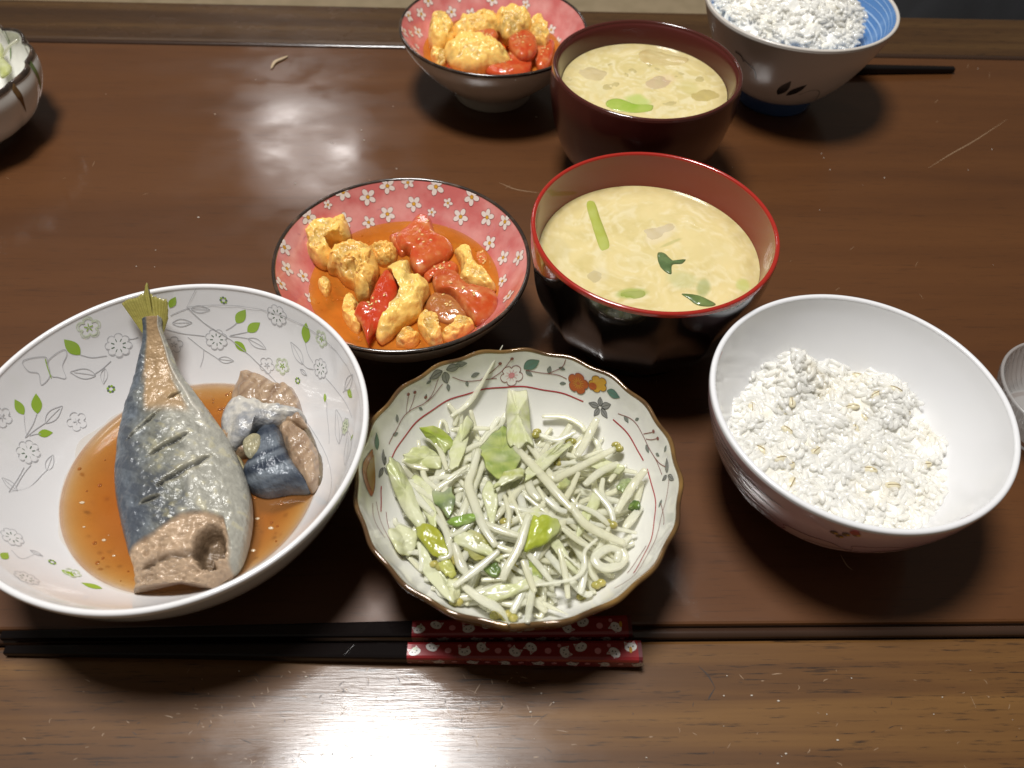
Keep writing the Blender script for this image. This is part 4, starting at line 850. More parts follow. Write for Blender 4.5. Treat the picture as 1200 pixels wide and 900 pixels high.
# ================================================================== 4. soup bowls
def facet(N, zt, zb):
    def f(th, r, z):
        a = (np.asarray(th)+.2) % (2*math.pi/N)-math.pi/N; k = math.cos(math.pi/N)/np.cos(a); w = np.clip((zt-np.asarray(z))/1.2, 0, 1)*(np.asarray(z) > zb)
        return r*(1+w*(k/math.cos(math.pi/N)*.985-1)), z
    return f
MI = [(0, 1.2), (1.8, 1.25), (3.1, 1.7), (4.0, 2.6), (4.55, 3.8), (4.80, 4.8), (4.96, 5.8), (5.02, 6.3), (5.03, 6.38)]
MO = [(5.23, 6.38), (5.24, 6.2), (5.2, 5.4), (5.05, 4.2), (4.75, 2.9), (4.2, 1.7), (3.45, 1.0), (3.05, .8), (3.0, .1), (2.95, 0), (2.7, 0), (2.6, .5), (0, .6)]
MB1 = Bowl((5.69, 27.53), MI, MO, seg=240); MB1o = Bowl((5.69, 27.53), MI, MO, mod=facet(14, 5.2, .9), seg=280)
t = thing('soup_bowl', 'black lacquered soup bowl with red inside and facetted sides, nearer one', 'soup bowl', (5.69, 27.53, 0))
MB1.path('red_interior', MB1.inn[:-1], LACRED, t); MB1o.path('faceted_body', MB1o.out[4:], LACBLK, t)
MB1.path('red_rim', np.concatenate([MB1.inn[-2:], MB1.lip, MB1.out[:5]]), LACRIM, t)
s2 = 5.02/5.24
MB2 = Bowl((6.22, 40.23), [(r*s2, z) for r, z in MI[:4]]+[(4.1, 3.6), (4.33, 5.0), (4.58, 6.1), (4.70, 6.35), (4.72, 6.4)], [(4.92, 6.4), (4.95, 6.2), (4.98, 5.2)]+[(r*s2, z) for r, z in MO[3:]])
t = thing('soup_bowl', 'dark maroon lacquered soup bowl filled with miso soup, farther one', 'soup bowl', (6.22, 40.23, 0))
MB2.path('maroon_interior', MB2.inn[:-1], LACBRN, t); MB2.path('bowl_body', MB2.out[3:], LACBRN, t)
MB2.path('glossy_rim', np.concatenate([MB2.inn[-2:], MB2.lip, MB2.out[:4]]), mat('glossy_maroon_rim', (.07, .016, .012), .15, coat=1, coat_rough=.05), t)

SOUP = mat('cloudy_miso_soup', (.58, .45, .18), .06, sss=.15, sssr=.3, attr=True, spec=.45)
def soup(bw, z, r, blots, name):
    rs = np.linspace(0, 1, 70)*r; th = np.linspace(0, 2*math.pi, 180, endpoint=False); V = []
    for q in rs:
        X = np.c_[bw.c[0]+q*np.cos(th), bw.c[1]+q*np.sin(th), np.full(180, z)]
        if q > r-.16: X[:, 2] += .05*(1-(r-q)/.16)
        V.append(X)
    V = np.concatenate(V); pp = pix(V); n1 = fbm(V, .75, 5); n2 = fbm(V+40, 2.2, 4)
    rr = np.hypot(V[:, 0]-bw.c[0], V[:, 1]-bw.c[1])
    wv = np.c_[V[:, 0]+1.2*fbm(V+7, .8, 3), V[:, 1]+1.2*fbm(V+70, .8, 3), V[:, 2]]; n3 = fbm(wv, 1.1, 5); n5 = fbm(wv+5, 3.5, 4)
    C = mixc((.70, .585, .29), (.57, .47, .195), .30+.9*n3+.3*n1); C = mixc3(C, (.78, .70, .46), np.clip(n5*1.0+n3*.5+.1, 0, .6))
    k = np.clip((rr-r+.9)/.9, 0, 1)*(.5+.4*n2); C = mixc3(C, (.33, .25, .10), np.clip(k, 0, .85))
    for (x, y, ra, rb, ang, col, a) in blots:                   # pieces just under the surface
        c_, s_ = math.cos(ang), math.sin(ang); dx, dy = pp[:, 0]-x, pp[:, 1]-y; d = np.hypot((dx*c_+dy*s_)/ra, (-dx*s_+dy*c_)/rb)+.25*n2
        C = mixc3(C, col, a*(1-sm01(d, .6, 1.15)))
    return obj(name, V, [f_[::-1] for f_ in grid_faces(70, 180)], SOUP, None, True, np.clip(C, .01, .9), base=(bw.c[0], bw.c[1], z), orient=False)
def Z4(x, y): return 600+x/3.215, 160+y/3.215
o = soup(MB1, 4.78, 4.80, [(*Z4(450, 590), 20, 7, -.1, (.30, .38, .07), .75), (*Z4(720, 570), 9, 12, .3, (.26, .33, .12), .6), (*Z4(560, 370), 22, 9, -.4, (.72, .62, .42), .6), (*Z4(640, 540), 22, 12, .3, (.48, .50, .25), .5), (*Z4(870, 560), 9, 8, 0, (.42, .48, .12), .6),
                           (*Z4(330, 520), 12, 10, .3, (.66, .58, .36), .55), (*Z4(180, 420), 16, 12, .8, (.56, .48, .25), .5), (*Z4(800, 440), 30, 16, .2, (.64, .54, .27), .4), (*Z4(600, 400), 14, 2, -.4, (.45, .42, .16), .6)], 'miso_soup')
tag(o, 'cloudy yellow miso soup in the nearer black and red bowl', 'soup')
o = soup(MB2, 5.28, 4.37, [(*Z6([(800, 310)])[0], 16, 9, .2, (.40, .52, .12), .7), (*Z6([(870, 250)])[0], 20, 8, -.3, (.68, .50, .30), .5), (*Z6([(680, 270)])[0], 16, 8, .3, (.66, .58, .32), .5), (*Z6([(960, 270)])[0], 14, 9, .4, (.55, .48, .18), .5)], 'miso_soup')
tag(o, 'cloudy yellow miso soup in the farther maroon bowl', 'soup')
GRN = mat('wet_green_vegetable', (.3, .4, .08), .25, coat=.5, coat_rough=.07, attr=True, alpha=.80)
def bit(name, outl, z0, h, c1, c2, lab, cat, amp=.05, thick=.06):
    V, F, T, nz = lump(outl, z0-.015, h*.75, amp, 2.2, 2.5, 44, 9, thick, len(lab), dome=.8)
    tag(obj(name, V, F, GRN, None, True, np.clip(mixc(c1, c2, .45+1.2*nz), .01, .9)), lab, cat)
bit('green_stalk', [Z4(*q) for q in [(275, 245), (308, 238), (335, 310), (372, 415), (350, 440), (330, 430), (300, 340)]], 4.76, .14, (.42, .47, .06), (.50, .55, .14), 'straight green vegetable stalk floating at the left of the nearer soup', 'vegetable', .02)
bit('green_leaf', [Z4(*q) for q in [(548, 440), (575, 440), (612, 470), (655, 462), (640, 480), (605, 485), (600, 520), (570, 505), (552, 480)]], 4.79, .10, (.045, .11, .035), (.13, .21, .08), 'dark green leaf floating in the middle of the nearer soup', 'leaf', .05)
bit('green_leaf', [Z4(*q) for q in [(640, 592), (700, 598), (765, 628), (750, 640), (700, 636), (665, 612)]], 4.80, .09, (.07, .14, .035), (.18, .26, .08), 'green leaf touching the front wall of the nearer soup bowl', 'leaf', .05)
bit('green_leaf', [Z4(*q) for q in [(380, 600), (420, 585), (500, 580), (515, 600), (450, 618), (400, 615)]], 4.77, .05, (.30, .38, .06), (.42, .46, .14), 'pale submerged green leaf at the front left of the nearer soup', 'leaf', .04)
bit('onion_slice', [Z4(*q) for q in [(480, 355), (520, 345), (600, 325), (625, 345), (570, 380), (530, 395), (495, 385)]], 4.77, .06, (.72, .62, .42), (.66, .55, .32), 'translucent onion slice in the middle of the nearer soup', 'onion', .03)
bit('tofu_scrap', [Z4(*q) for q in [(270, 510), (320, 495), (355, 515), (340, 545), (300, 560)]], 4.765, .05, (.70, .62, .40), (.62, .52, .27), 'pale soft scrap near the left of the nearer soup', 'vegetable', .03)
bit('onion_slice', Z6([(800, 165), (830, 150), (890, 165), (960, 180), (940, 200), (870, 205), (810, 190)]), 5.27, .14, (.70, .58, .28), (.62, .47, .2), 'pale yellow onion slice at the back of the farther soup', 'onion', .05)
bit('onion_slice', Z6([(820, 255), (860, 232), (910, 240), (900, 265), (850, 275)]), 5.27, .08, (.68, .50, .32), (.64, .52, .3), 'pinkish onion slice in the middle of the farther soup', 'onion', .05)
bit('onion_slice', Z6([(610, 215), (660, 205), (715, 225), (690, 248), (640, 245)]), 5.27, .09, (.72, .60, .35), (.64, .52, .26), 'pale onion slice at the left of the farther soup', 'onion', .05)
for i, (x, y, ra, rb) in enumerate([(590, 245, 30, 14), (740, 195, 34, 14), (780, 225, 28, 12), (930, 225, 34, 14), (900, 320, 36, 13), (1000, 240, 26, 12), (720, 265, 30, 14), (850, 205, 26, 10)]):
    an = rng.uniform(-.5, .5); out = [(x+ra*(.8+.35*rng.random())*math.cos(k)*math.cos(an)-rb*math.sin(k)*math.sin(an), y+ra*math.cos(k)*math.sin(an)+rb*(.8+.35*rng.random())*math.sin(k)*math.cos(an)) for k in np.linspace(0, 6.28, 9)[:-1]]
    bit('tofu_scrap', Z6(out), 5.255, .06, (.66, .56, .28), (.60, .50, .22), f"soft pale scrap {['at the far left', 'at the back left', 'left of centre at the back', 'at the back right', 'at the front right', 'near the right wall', 'left of centre', 'in the back middle'][i]} of the farther soup", 'vegetable', .06)
bit('leek_piece', Z6([(700, 315), (735, 300), (800, 320), (850, 322), (845, 340), (790, 347), (720, 335)]), 5.28, .12, (.50, .58, .14), (.33, .50, .05), 'bright green leek piece at the front of the farther soup', 'leek', .04)
bit('onion_slice', Z6([(960, 290), (1010, 270), (1060, 290), (1020, 312), (975, 310)]), 5.27, .08, (.62, .50, .18), (.56, .45, .18), 'yellow onion slice at the right of the farther soup', 'onion', .05)

# ================================================================== 5. rice bowls
RICE = mat('cooked_rice', (.93, .92, .875), .22, coat=.8, coat_rough=.06, alpha=.56, var=((.93, .885, .76), 50, 3, .52, .75), bump=[(220, .25, (1, 1, 1))])
RCORE = mat('packed_rice', (.92, .905, .85), .3, coat=.6, coat_rough=.12, bump=[(260, .8, (1, 1, 1))], var=((.88, .84, .70), 70, 3, .5, .7))
BARLEY = mat('barley_grain', (.80, .73, .52), .3, coat=.4, alpha=.85, var=((.66, .57, .34), 250, 2, .5, .75))
BARD = mat('barley_crease', (.30, .22, .11), .5)
GR_V, GR_F = blob((0, 0, 0), (.30, .125, .115), 10, 8, .10, 1.5, 3)
def grain_mesh(name, m_, k=0):
    V, F = blob((0, 0, 0), (.29+.02*k, .125, .112), 10, 8, .14, 1.5, 3+k); V = V.copy(); V[:, 2] += .05*np.cos(V[:, 0]*5)*(1 if k % 2 else -.6)
    me = bpy.data.meshes.new(name); me.from_pydata((V*SC).tolist(), [], F); me.materials.append(m_)
    me.polygons.foreach_set('use_smooth', np.ones(len(F), bool)); return me, V, F
GM = [grain_mesh('rice_grain', RICE, k) for k in range(4)]
def rot3():
    a, b, c_ = rng.uniform(0, 2*math.pi), rng.normal()*.15, rng.uniform(0, 2*math.pi)
    return Matrix.Rotation(a, 3, 'Z')@Matrix.Rotation(b, 3, 'Y')@Matrix.Rotation(c_, 3, 'X')
def rice(bw, zf, inside, nparts, nmass, label, group, nbar, base, scale=1.0, front=None):
    t = thing('rice', label, 'rice', base, group)
    # packed core under the loose grains
    n = 170; g = np.linspace(-5.4, 5.4, n); gx, gy = np.meshgrid(g, g); X = np.c_[gx.ravel()+bw.c[0], gy.ravel()+bw.c[1]]
    z = np.array([zf(x, y)+.04 if inside(x, y) else bw.floor(x, y)-.15 for x, y in X]); z = z+.05*fbm(np.c_[X, 0*z], 4.5, 3)
    keep = np.array([math.hypot(x-bw.c[0], y-bw.c[1]) < bw.inn[-1, 0]*.93 for x, y in X]); F = [f_ for f_ in grid_faces(n, n, False) if all(keep[i] for i in f_)]
    us = sorted({i for f_ in F for i in f_}); mp = {i: k for k, i in enumerate(us)}
    obj('rice_core', np.c_[X, z][us], [tuple(mp[i] for i in f_) for f_ in F], RCORE, t)
    pts = []
    while len(pts) < nparts+nmass:
        a = rng.uniform(0, 2*math.pi); q = math.sqrt(rng.random())*5.2; x, y = bw.c[0]+q*math.cos(a), bw.c[1]+q*math.sin(a)
        if not inside(x, y): continue
        pts.append((x, y, max(zf(x, y)+rng.uniform(-.07, .04)+.02, bw.floor(x, y)+.09)))
    pts.sort(key=lambda p_: -p_[2]-.25*(p_[1] < bw.c[1]) if False else -p_[2])
    idx = rng.permutation(len(pts))
    mb = MB(); cnt = 0
    for k, i in enumerate(idx):
        p_ = np.array(pts[i]); me, GV, GF = GM[k % 4]; R_ = rot3(); s_ = scale*rng.uniform(.9, 1.22)
        if cnt < nparts:
            o = bpy.data.objects.new('rice_grain', me); link(o, t); o.matrix_local = Matrix.Translation(Vector(((p_+[0, 0, .03])-np.array(base))*SC))@(R_.to_4x4())@Matrix.Scale(s_, 4); cnt += 1
        else: mb.add(p_+(GV@np.array(R_).T)*s_, GF)
    o = mb.build('rice_grain_mass', [RICE], t); tag(o, kind='stuff')
    for k in range(nbar):
        p_ = np.array(pts[rng.integers(len(pts))]); R_ = np.array(Matrix.Rotation(rng.uniform(0, 6.28), 3, 'Z')@Matrix.Rotation(rng.normal()*.2, 3, 'Y')); m_ = MB()
        V, F = blob((0, 0, 0), (.31, .17, .14), 12, 8, .08, 2, k); m_.add(p_+[0, 0, .05]+(V@R_.T)*scale, F, 0)
        x = np.linspace(-.24, .24, 9); P = np.c_[x, 0*x+.02, .142*np.sqrt(np.clip(1-(x/.31)**2, 0, 1))+.0]; V, F = tube(p_+[0, 0, .05]+(P@R_.T)*scale, .018, 5); m_.add(V, F, 1)
        m_.build('barley_grain', [BARLEY, BARD], t)
    return t
RB = Bowl((12.85, 19.3), [(0, 1.0), (2, 1.12), (3.4, 1.85), (4.2, 2.75), (4.75, 3.75), (5.12, 4.7), (5.30, 5.4), (5.31, 5.47)],
          [(5.54, 5.47), (5.53, 5.25), (5.36, 4.4), (4.95, 3.2), (4.3, 2.0), (3.3, 1.0), (2.6, .65), (2.35, .5), (2.3, 0), (2.0, 0), (1.95, .5), (0, .55)])
t = thing('rice_bowl', 'white rice bowl with pink petal outlines on its outside, at the right', 'bowl', (12.85, 19.3, 0))
RB.path('bowl_body', np.concatenate([RB.inn, RB.lip, RB.out[:4]]), PORC3, t); RB.path('pink_outside', RB.out[3:], mat('pale_pink_glaze', (.74, .50, .53), .22, coat=.5, coat_rough=.08, var=((.62, .34, .38), 45, 3, .5, .7)), t)
pr = Print(RB, 'out')
def oc(th, z): return np.array([math.radians(th), float(np.interp(z, RB.out[::-1, 1], RB.arc['out'][::-1]))])
SILV = mat('silvery_brush_glaze', (.33, .27, .29), .22, coat=.8, coat_rough=.1, metal=.35, bump=[(1, .9, (20, 20, 700))], var=((.55, .50, .51), 120, 4, .4, .65))
A0, A1 = 176, 238                                               # a band of silvery brush strokes
NA = 60
for k in range(13):
    z_ = 5.0-k*.27; ph0 = rng.uniform(-8, 8)
    pr.line([oc(a, z_+.09*math.sin(a*.11+k)-.10*((a-200)/40)**2) for a in np.linspace(A0+ph0+k*.8, A1-4+rng.uniform(-14, 6), 9)], SILV, rng.uniform(.13, .22), 1+k % 3, n=50, taper=True)
for k in range(7):
    c0 = 248+k*24; rr_ = rng.uniform(.9, 1.2)
    for d in (0, 1):
        o_ = oc(c0+d*11, 2.9+(k % 2)*.7-d*.5); a = np.linspace(0, 2*math.pi, 28, endpoint=False)
        lob = 1+.10*np.cos(5*a+k); ab = np.c_[rr_*1.15*lob*np.cos(a), rr_*.72*lob*np.sin(a)]
        if d == (k % 2): pr.fill(o_, ab*.94, P_PINKP, 0)
        pr.oline(o_, ab, P_VINE, .035, n=90, layer=2)
o_ = pr.h(951, 600) if False else oc(253, 4.85)
for k, (a, b) in enumerate([(-.25, .12), (.1, -.02), (.38, -.2), (-.02, .28)]): pr.disc(o_, .13, P_BROWN, 3, (a, b)); pr.disc(o_, .07, P_YEL, 4, (a+.08, b))
pr.disc(oc(256, 5.18), .16, P_RED, 5)
for a in (196, 150, 120, 60, 20, 330): pr.line([oc(a+x, 4.4+.4*math.sin(x*.2)) for x in range(0, 30, 6)], P_VINE, .03)
pr.build('petal_print', t)
pr = Print(RB, 'in')
A_ = RB.arc['in'][-1]
for th_, w_ in ((math.radians(158), .10), (math.radians(297), .16)):
    pr.fill(np.array([th_, A_-.02]), [(-.5*w_*10*.5, -.12), (.5*w_*10*.5, -.10), (.4*w_*10*.5, .0), (-.4*w_*10*.5, .0)], P_PINKP, 0)
pr.build('rim_blush', t)
b1, b2 = at(930, 425, 3.6)[:2], at(1045, 462, 3.4)[:2]
def rz(x, y):
    d = math.hypot(x-RB.c[0], y-RB.c[1])/4.6
    z = 2.62+.38*max(0, 1-d*d)+1.35*math.exp(-((x-b1[0])**2+(y-b1[1])**2)/.75)+1.05*math.exp(-((x-b2[0])**2+(y-b2[1])**2)/.85)
    return z+.16*math.sin(x*2.3+1)*math.sin(y*2.7)+.10*math.sin(x*4.7)*math.cos(y*5.1+x)
def rin(x, y):
    th = math.atan2(y-RB.c[1], x-RB.c[0]); q = math.hypot(x-RB.c[0], y-RB.c[1])
    lim = 4.25+.12*math.sin(th*9)+.1*math.sin(th*5+1)
    return q < min(lim, 4.35) and rz(x, y) > RB.floor(x, y)-.05
rice(RB, rz, rin, 300, 1150, 'white rice with barley grains mounded in the right-hand bowl', None, 22, (12.85, 19.3, 1.3))
# far bowl
QB = Bowl((15.9, 48.86), [(0, 1.2), (2, 1.3), (3.3, 2.2), (4.3, 3.7), (5.0, 5.2), (5.38, 6.0), (5.42, 6.1)],
          [(5.63, 6.1), (5.58, 5.8), (5.05, 4.4), (4.25, 2.8), (3.3, 1.5), (2.7, 1.05), (2.45, .9), (2.42, .85)])
t = thing('rice_bowl', 'grey-white rice bowl with blue inside and brushed dark leaves, at the back', 'bowl', (15.9, 48.86, 0))
QB.path('blue_interior', QB.inn[:-1], BLUE, t); QB.path('bowl_body', np.concatenate([QB.inn[-2:], QB.lip, QB.out]), BGREY, t)
QB.path('blue_foot', [(2.44, .95), (2.46, .8), (2.4, .1), (2.36, 0), (2.05, 0), (2.0, .5), (0, .55)], NAVY, t)
pr = Print(QB, 'out')
for p, q in [((911, 111), (927, 95)), ((921, 112), (946, 99))]: pr.leaf(p, q, P_BLACK, .30)
pr.stem([(936, 111), (950, 106), (960, 107), (955, 117)], P_SMOKE, .05); pr.stem([(872, 70), (884, 82), (886, 92)], P_BLACK, .07); pr.stem([(862, 60), (868, 65), (872, 72)], P_BLACK, .14)
for k in range(5):
    a = math.radians(20+k*40); s0 = QB.arc['out'][-1]*.55
    for d in (0, .14): pr.leaf2(np.array([a+d, s0]), np.array([a+d-.12, s0-.9]), P_BLACK, .3)
pr.build('brushed_leaf_print', t)
pr = Print(QB, 'in'); WAVE = paint('pale_blue_brush', (.38, .55, .78))
for k in range(9):
    pr.line([(a, QB.arc['in'][-1]-.25-.3*k+.08*math.sin(3*a+k)) for a in np.linspace(rng.uniform(-3, -1), rng.uniform(0, 3), 14)], WAVE, rng.uniform(.03, .09), 1, n=90, taper=True)
pr.build('brush_band_print', t)
def rz2(x, y):
    d = math.hypot(x-QB.c[0]+.5, y-QB.c[1])/4.6
    return 5.0+2.0*max(0, 1-d*d)**.8+.22*math.sin(x*1.9+2)*math.sin(y*2.2)+.14*math.sin(x*4.1)*math.cos(y*4.7)
def rin2(x, y):
    th = math.atan2(y-QB.c[1], x-QB.c[0]+.45); return math.hypot(x-QB.c[0]+.45, y-QB.c[1]) < 4.35+.15*math.sin(5*th) and rz2(x, y) > QB.floor(x, y)-.1
rice(QB, rz2, rin2, 120, 950, 'white rice heaped high in the blue-lined bowl at the back', None, 0, (15.9, 48.86, 1.6))

# ================================================================== 6. striped bowl at the left edge
NS = 14
def smod(th, r, z):
    w = np.clip(np.asarray(z)/4.2, 0, 1)**1.2; s_ = np.abs(np.cos(NS*th/2)); return r*(1+.055*w*(s_-.95)), z+.12*np.clip((np.asarray(z)-3.2)/1.0, 0, 1)*(s_-.6)
SB = Bowl((-32.58, 40.66), [(0, .8), (2.1, .85), (3.8, 1.4), (4.7, 2.2), (5.12, 3.1), (5.17, 4.0), (5.15, 4.1)], [(5.31, 4.1), (5.35, 3.95), (5.40, 3.2), (5.15, 2.3), (4.6, 1.4), (3.5, .65), (2.7, .4), (2.6, 0), (2.3, 0), (2.2, .3), (0, .4)], mod=smod, seg=224)
t = thing('bowl', 'white fluted bowl with green and brown brushed stripes cut off at the left edge', 'bowl', (-32.58, 40.66, 0))
SB.path('bowl_body', np.concatenate([SB.inn, SB.lip, SB.out]), PORC2, t)
rp = [(5.135, 4.06), (5.15, 4.14), (5.20, 4.19), (5.27, 4.19), (5.33, 4.14), (5.355, 4.04), (5.375, 3.96)]
SB.path('brown_rim', rp, RIMDK, t)
for side in ('in', 'out'):
    pr = Print(SB, side, .02)
    for k in range(NS):
        a = 2*math.pi*(k+.5)/NS; A_ = SB.arc[side]; m_ = [P_OLIVE, P_BROWN, P_OCHRE][k % 3]
        if side == 'in': pr.line([(a, A_[-1]-.1), (a+.01, A_[-1]-1.2), (a+.03, A_[-1]-2.0)], m_ if k % 3 != 2 else P_OLIVE, .3, 1, n=20, taper='drop')
        else: pr.line([(a, .1), (a+.01, 1.0), (a+.03, 1.9)], m_, .5, 1, n=20, taper='drop')
    pr.build('stripe_print', t)
for i in range(16):
    a = rng.uniform(0, 6.28); q = rng.uniform(0, 3.2); cx, cy = SB.c[0]+q*math.cos(a), SB.c[1]+q*math.sin(a); d = rng.uniform(0, math.pi); Lh = rng.uniform(.9, 1.7); P = []
    for s_ in np.linspace(-1, 1, 5):
        x, y = cx+Lh*s_*math.cos(d)-.4*s_*s_*math.sin(d), cy+Lh*s_*math.sin(d); P.append((x, y, max(2.2+.5*rng.random()+.04*i-.12*((x-SB.c[0])**2+(y-SB.c[1])**2)/4, SB.floor(x, y)+.25)))
    sprout(P, .18, bowl_='the striped bowl', group='bean sprouts in the striped bowl', label='white bean sprout tangled in the striped bowl at the left edge')
sprout([at(4, 66, 3.2), at(10, 55, 3.9), at(20, 47, 4.3)], .13, group=None, label='single thin bean sprout sticking up in the striped bowl')
for i, (out, lab) in enumerate([([(0, 70), (8, 72), (14, 80), (8, 88), (0, 90)], 'pale cabbage leaf at the front of the striped bowl'), ([(-8, 58), (0, 52), (5, 60), (3, 72), (-6, 74)], 'yellow-green cabbage leaf in the middle of the striped bowl')]):
    V, F, T, nz = lump(out, 3.1, .25, .15, 1.5, 2.5, 48, 10, .1, i); tag(obj('cabbage_piece', V, F, LEAF, None, True, np.clip(mixc(YG, PALE, .5+nz), .01, .9)), lab, 'cabbage')

# ================================================================== 7. glass at the right edge
def gmod(th, r, z): return r*(1+.022*np.cos(46*th)*np.clip((np.asarray(z)-.3)/.5, 0, 1)*np.clip((2.36-np.asarray(z))/.3, 0, 1)), z
gc = at(1258, 458, 2.4)
GB = Bowl(gc[:2], [(0, .5), (1.5, .52), (2.1, .9), (2.5, 1.6), (2.75, 2.3), (2.78, 2.38)], [(2.92, 2.38), (2.9, 2.28), (2.65, 1.5), (2.25, .7), (2.0, .1), (1.9, 0), (0, .05)], mod=gmod, seg=276)
GL = bpy.data.materials.new('frosted_ribbed_glass'); GL.use_nodes = True; nt = GL.node_tree; p_ = nt.nodes['Principled BSDF']; out_ = nt.nodes['Material Output']
p_.inputs['Base Color'].default_value = (.62, .60, .58, 1); p_.inputs['Roughness'].default_value = .18
tr = node(nt, 'ShaderNodeBsdfTransparent'); tr.inputs[0].default_value = (.92, .93, .93, 1); mx = node(nt, 'ShaderNodeMixShader'); mx.inputs[0].default_value = .38
nt.links.new(tr.outputs[0], mx.inputs[1]); nt.links.new(p_.outputs[0], mx.inputs[2]); nt.links.new(mx.outputs[0], out_.inputs['Surface'])
t = thing('glass_dish', 'ribbed frosted glass dish cut off at the right edge behind the rice bowl', 'glass dish', (gc[0], gc[1], 0))
GB.path('glass_body', np.concatenate([GB.inn, GB.lip, GB.out]), GL, t)

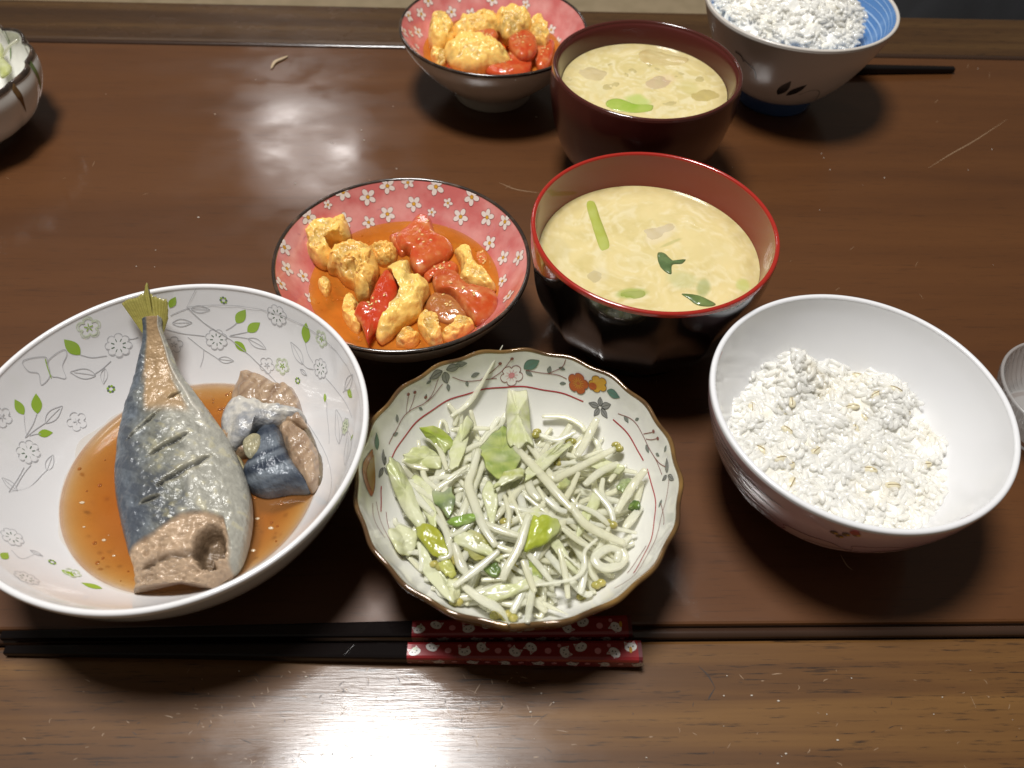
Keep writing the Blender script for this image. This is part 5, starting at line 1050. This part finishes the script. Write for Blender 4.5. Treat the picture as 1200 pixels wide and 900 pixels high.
# ================================================================== 8. chopsticks
CRED = mat('red_lacquer_print', (.26, .018, .022), .22, coat=.8, coat_rough=.06); CBLK = mat('black_chopstick_lacquer', (.006, .0045, .0045), .5, coat=.7, coat_rough=.04, spec=0)
CEND = mat('dark_red_end', (.10, .010, .014), .3, coat=.6)
def chopstick(tip, butt, split, w_tip, w_butt, label, handle=True):
    """square tapered stick; split = where the printed handle begins (0..1 from tip)"""
    A, B = np.array([tip[0], tip[1], 0.]), np.array([butt[0], butt[1], 0.]); d = (B-A); Ln = np.linalg.norm(d); d /= Ln; n_ = np.array([-d[1], d[0], 0])
    t = thing('chopstick', label, 'chopstick', (A+B)/2, 'pair of chopsticks in front' if handle else None)
    def sect(s_):
        w = w_tip+(w_butt-w_tip)*s_; h = w*.92; e = w*.18; q = []
        for (a, b) in [(-.5*w+e, 0), (.5*w-e, 0), (.5*w, e), (.5*w, h-e), (.5*w-e*.3, h-e*.3), (.5*w-e, h), (-.5*w+e, h), (-.5*w+e*.3, h-e*.3), (-.5*w, h-e), (-.5*w, e)]:
            q.append(A+d*Ln*s_+n_*a+np.array([0, 0, b+.03]))
        return q
    def run(s0, s1, name, mat_, k=24):
        V = [p for s_ in np.linspace(s0, s1, k) for p in sect(s_)]; F = grid_faces(k, 10); F = [f_[::-1] for f_ in F]; F.append(tuple(range(10))); F.append(tuple((k-1)*10+i for i in range(9, -1, -1)))
        F = [f_[::-1] for f_ in F]; return obj(name, V, F, mat_, t, False)
    run(0, split, 'shaft', CBLK)
    if not handle: return t
    run(split, .994, 'printed_handle', CRED); run(.994, 1.0, 'end_cap', CEND, 3)
    # printed cats, dots and bands on the top and near faces
    mb = MB(); mats = [P_WHITE, P_BLACK, P_PINK2, P_RED, P_YEL, P_LGREEN]
    def face(s_, v, side, lift):
        w = w_tip+(w_butt-w_tip)*s_; h = w*.92
        if side == 'top': return A+d*Ln*s_+n_*v*w*.5+np.array([0, 0, h+.03+.004+.003*lift])
        return A+d*Ln*s_-n_*(w*.5+.004+.003*lift)+np.array([0, 0, .03+h*(.5+.5*v)])
    def poly(s_, v, side, ab, m_, lift):
        V = [face(s_+a/Ln, np.clip(v+b/(.5*w_butt), -.80, .80), side, lift) for a, b in ab]; c = sum(V)/len(V)
        mb.add(V+[c], [(i, (i+1) % len(V), len(V)) for i in range(len(V))], m_)
    def circ(a0, b0, ra, rb, n=12): return [(a0+ra*math.cos(k*2*math.pi/n), b0+rb*math.sin(k*2*math.pi/n)) for k in range(n)]
    def cat(s_, v, side, R, rot):
        c_, s2_ = math.cos(rot), math.sin(rot); Rm = lambda L_: [(a*c_-b*s2_, a*s2_+b*c_) for a, b in L_]
        poly(s_, v, side, Rm([(R*1.05*math.cos(a), R*.78*math.sin(a)) for a in np.linspace(0, 6.28, 15)[:-1]]), 0, 2)
        for sg in (-1, 1):
            poly(s_, v, side, Rm([(sg*R*.95, R*.25), (sg*R*.85, R*1.15), (sg*R*.25, R*.68)]), 0, 2); poly(s_, v, side, Rm([(sg*R*.82, R*.45), (sg*R*.78, R*.92), (sg*R*.45, R*.66)]), 2, 3)
            poly(s_, v, side, Rm(circ(sg*R*.40, R*.05, R*.13, R*.15, 8)), 1, 3)
        poly(s_, v, side, Rm(circ(0, -R*.22, R*.12, R*.09, 6)), 1, 3)
    k = 0; s_ = split+.012
    while s_ < .985:
        R = .21; 
        if k % 3 == 2: poly(s_, -.1, 'top', circ(0, 0, .12, .12), 2, 1); poly(s_+.018, .4, 'top', circ(0, 0, .07, .07), 2, 1)
        else: cat(s_, (-.25, .25, .0)[k % 3], 'top', R, (.5, -.6, 2.4, .2, -1.2)[k % 5])
        if k % 2: cat(s_+.012, (-.1, .1)[k % 2], 'near', R*.95, (-.4, .5, 1.9)[k % 3])
        else: poly(s_+.01, .2, 'near', circ(0, 0, .10, .10), 2, 1); poly(s_-.008, -.35, 'near', circ(0, 0, .07, .07), 2, 1)
        s_ += .0262; k += 1
    poly(split+.002, 0, 'top', [(-.02, -.26), (.10, -.26), (.10, .26), (-.02, .26)], 3, 1); poly(split+.012, .1, 'top', circ(0, 0, .09, .07, 8), 5, 4); poly(.982, 0, 'top', circ(0, 0, .06, .12, 8), 4, 4)
    mb.build('cat_print', mats, t, False)
    return t
chopstick(at(4, 746, .1)[:2], at(739, 735, .5)[:2], .648, .30, .80, 'black chopstick with red cat-print handle, under the scalloped dish rim')
chopstick(at(8, 763.5, .1)[:2], at(751, 765, .5)[:2], .630, .30, .80, 'black chopstick with red cat-print handle, nearest the table edge')
chopstick(at(1117, 82, .2)[:2], at(840, 82, .3)[:2], 1.0, .40, .80, 'plain dark grey chopstick lying behind the blue-lined rice bowl', False)

# ================================================================== 9. small scraps on the table
P = catmull([at(318, 80, .06), at(322, 73, .08), at(330, 69, .08), at(337, 66, .06)], 14); V, F = tube(P, .13*np.sin(np.linspace(.5, 2.7, 14)), 7, squash=.6)
tag(obj('vegetable_scrap', V, F, mat('dried_scrap', (.50, .38, .24), .6), None), 'small curved pale scrap dropped on the table near its far edge', 'scrap')
mb = MB()
for i in range(70):
    if i < 45: x, y = rng.uniform(60, 1190), rng.uniform(60, 330)
    else: x, y = rng.uniform(250, 1190), rng.uniform(785, 898)
    q = at(x, y, .02); s_ = rng.uniform(.012, .04); V, F = blob(q, (s_*rng.uniform(1, 2), s_, s_*.6), 5, 4); mb.add(V, F)
tag(mb.build('crumbs', [mat('pale_crumb', (.62, .56, .48), .7)]), 'tiny pale crumbs and dust specks scattered over the table', kind='stuff')
